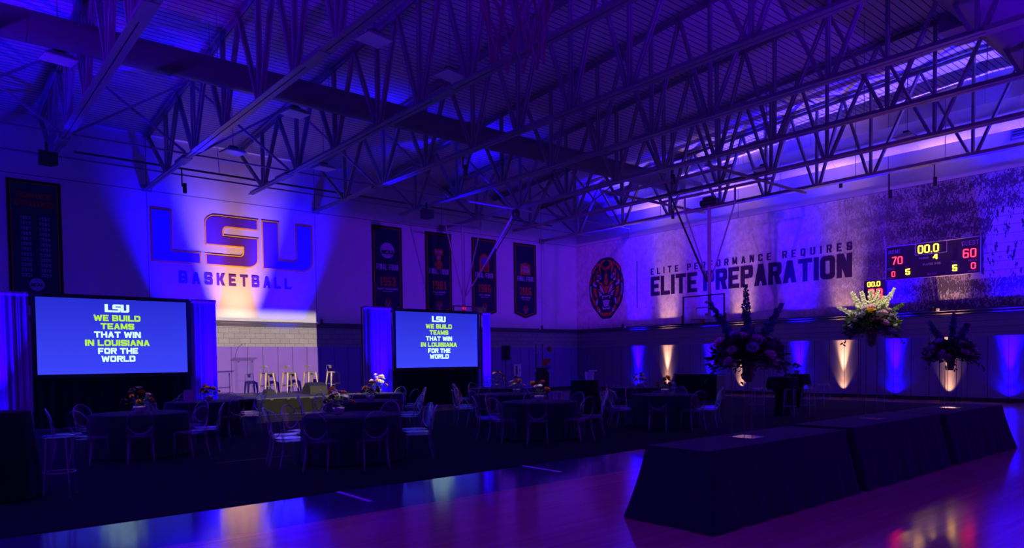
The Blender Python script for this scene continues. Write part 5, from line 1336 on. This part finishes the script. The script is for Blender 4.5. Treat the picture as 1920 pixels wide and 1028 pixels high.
mb = MB(); mb.b2((-.10, -.02, 0), (.10, .02, .28)); mb.obj('card_panel', M['bowl'], t)
mb = MB(); mb.b2((-.08, -.04, 0), (.08, .04, .012)); mb.obj('foot', M['bowl'], t)

# ---------------------------------------------------------------- hi-boy tables and clear stools
def hiboy(x, y, label, z=1.07, r=.38, over=True, seed=1):
    t = thing('hiboy_table', label, 'table', (x, y, .01 if y > 8.25 else 0), 0, 'black hi-boy tables')
    rnd = random.Random(seed); seg = 72; vs = []; fs = []
    rows = [(0, z), (r*.96, z), (r, z-.01), (r+.02, z-.10), (r+.05, z-.33)]
    if not over: rows = [(0, z), (r*.96, z), (r, z-.01), (r+.02, z-.3), (r+.05, .5), (r+.09, .012)]
    for j, (rr, zz) in enumerate(rows):
        f = max(0, (j-2)/(len(rows)-3))
        for k in range(seg):
            a = 2*PI*k/seg; q = rr+f*.03*math.sin(a*7+seed); vs.append((q*math.cos(a), q*math.sin(a), zz-(f*.06*math.cos(a*4) if over else 0)))
    for j in range(len(rows)-1):
        for k in range(seg): fs.append((j*seg+k, (j+1)*seg+k, (j+1)*seg+(k+1) % seg, j*seg+(k+1) % seg))
    mb = MB(); mb.add(vs, fs, True); mb.obj('tablecloth', M['spandex'], t)
    if over:
        mb = MB(); mb.lathe([(.25, 0), (.23, .05), (.20, .45), (.24, z-.12), (.25, z-.04)], 28); mb.obj('pedestal_cover', M['spandex'], t)
    else:
        mb = MB(); mb.tube([(0, 0, 0), (0, 0, z-.02)], .035, 10); mb.obj('pedestal', M['dark_metal'], t)
    return t
hiboy(.70, 10.72, 'black cloth-covered hi-boy table cut by the left picture edge', over=False, seed=2)
hiboy(13.55, 13.10, 'black cloth-covered hi-boy table in the middle, behind the front tables', over=False, r=.36, seed=3)
hiboy(18.45, 10.20, 'black hi-boy table with a gathered cover, nearer of the pair on the right', seed=4)
hiboy(21.6, 11.45, 'black hi-boy table with a posy, farther of the pair on the right', seed=5)
posy(21.6, 11.45, 1.087, 'small dark posy on the far black hi-boy table', 31, PLM, 8, .13, hgt=.15)
posy(.44, 10.82, 1.087, 'small red posy on the hi-boy table at the left edge', 32, [('f_orange', 'rose'), ('f_pink', 'rose')], 8, .14, hgt=.15)
mb = MB(); mb.lathe([(.0, .735), (.16, .735), (.172, .742), (.172, .752), (.16, .76), (0, .764)], 28); gs_seat = mb.mesh('stool_seat', M['seat'])
mb = MB(); mb.tube([(.15, 0, .735), (.165, 0, .5), (.20, 0, .06), (.203, 0, 0)], [.020, .017, .013, .015], 8); gs_leg = mb.mesh('stool_leg', M['rim'])
mb = MB(); mb.tube([(.178*math.cos(2*PI*i/24), .178*math.sin(2*PI*i/24), .30) for i in range(24)], .008, 6, True); gs_ring = mb.mesh('stool_ring', M['rim'])
for x, y, rz, s in ((1.32, 10.38, .4, 'right of the hi-boy table at the left edge'), (13.10, 13.75, .2, 'left of the middle hi-boy table'), (14.15, 12.75, .9, 'right of the middle hi-boy table'),
                    (17.80, 10.62, .3, 'left of the near right hi-boy table'), (17.92, 9.70, 1.1, 'nearest the camera at the near right hi-boy table'), (18.60, 9.55, .7, 'right of the near right hi-boy table'),
                    (21.2, 10.85, .2, 'nearest the camera at the far right hi-boy table'), (21.75, 10.65, .5, 'right of the far right hi-boy table')):
    t = thing('clear_stool', 'clear round-seated bar stool %s' % s, 'stool', (x, y, .0115), rz, 'clear bar stools')
    inst(gs_seat, 'seat', t); inst(gs_ring, 'foot_ring', t)
    for q in range(4): inst(gs_leg, 'leg', t, rot=(0, 0, q*PI/2))
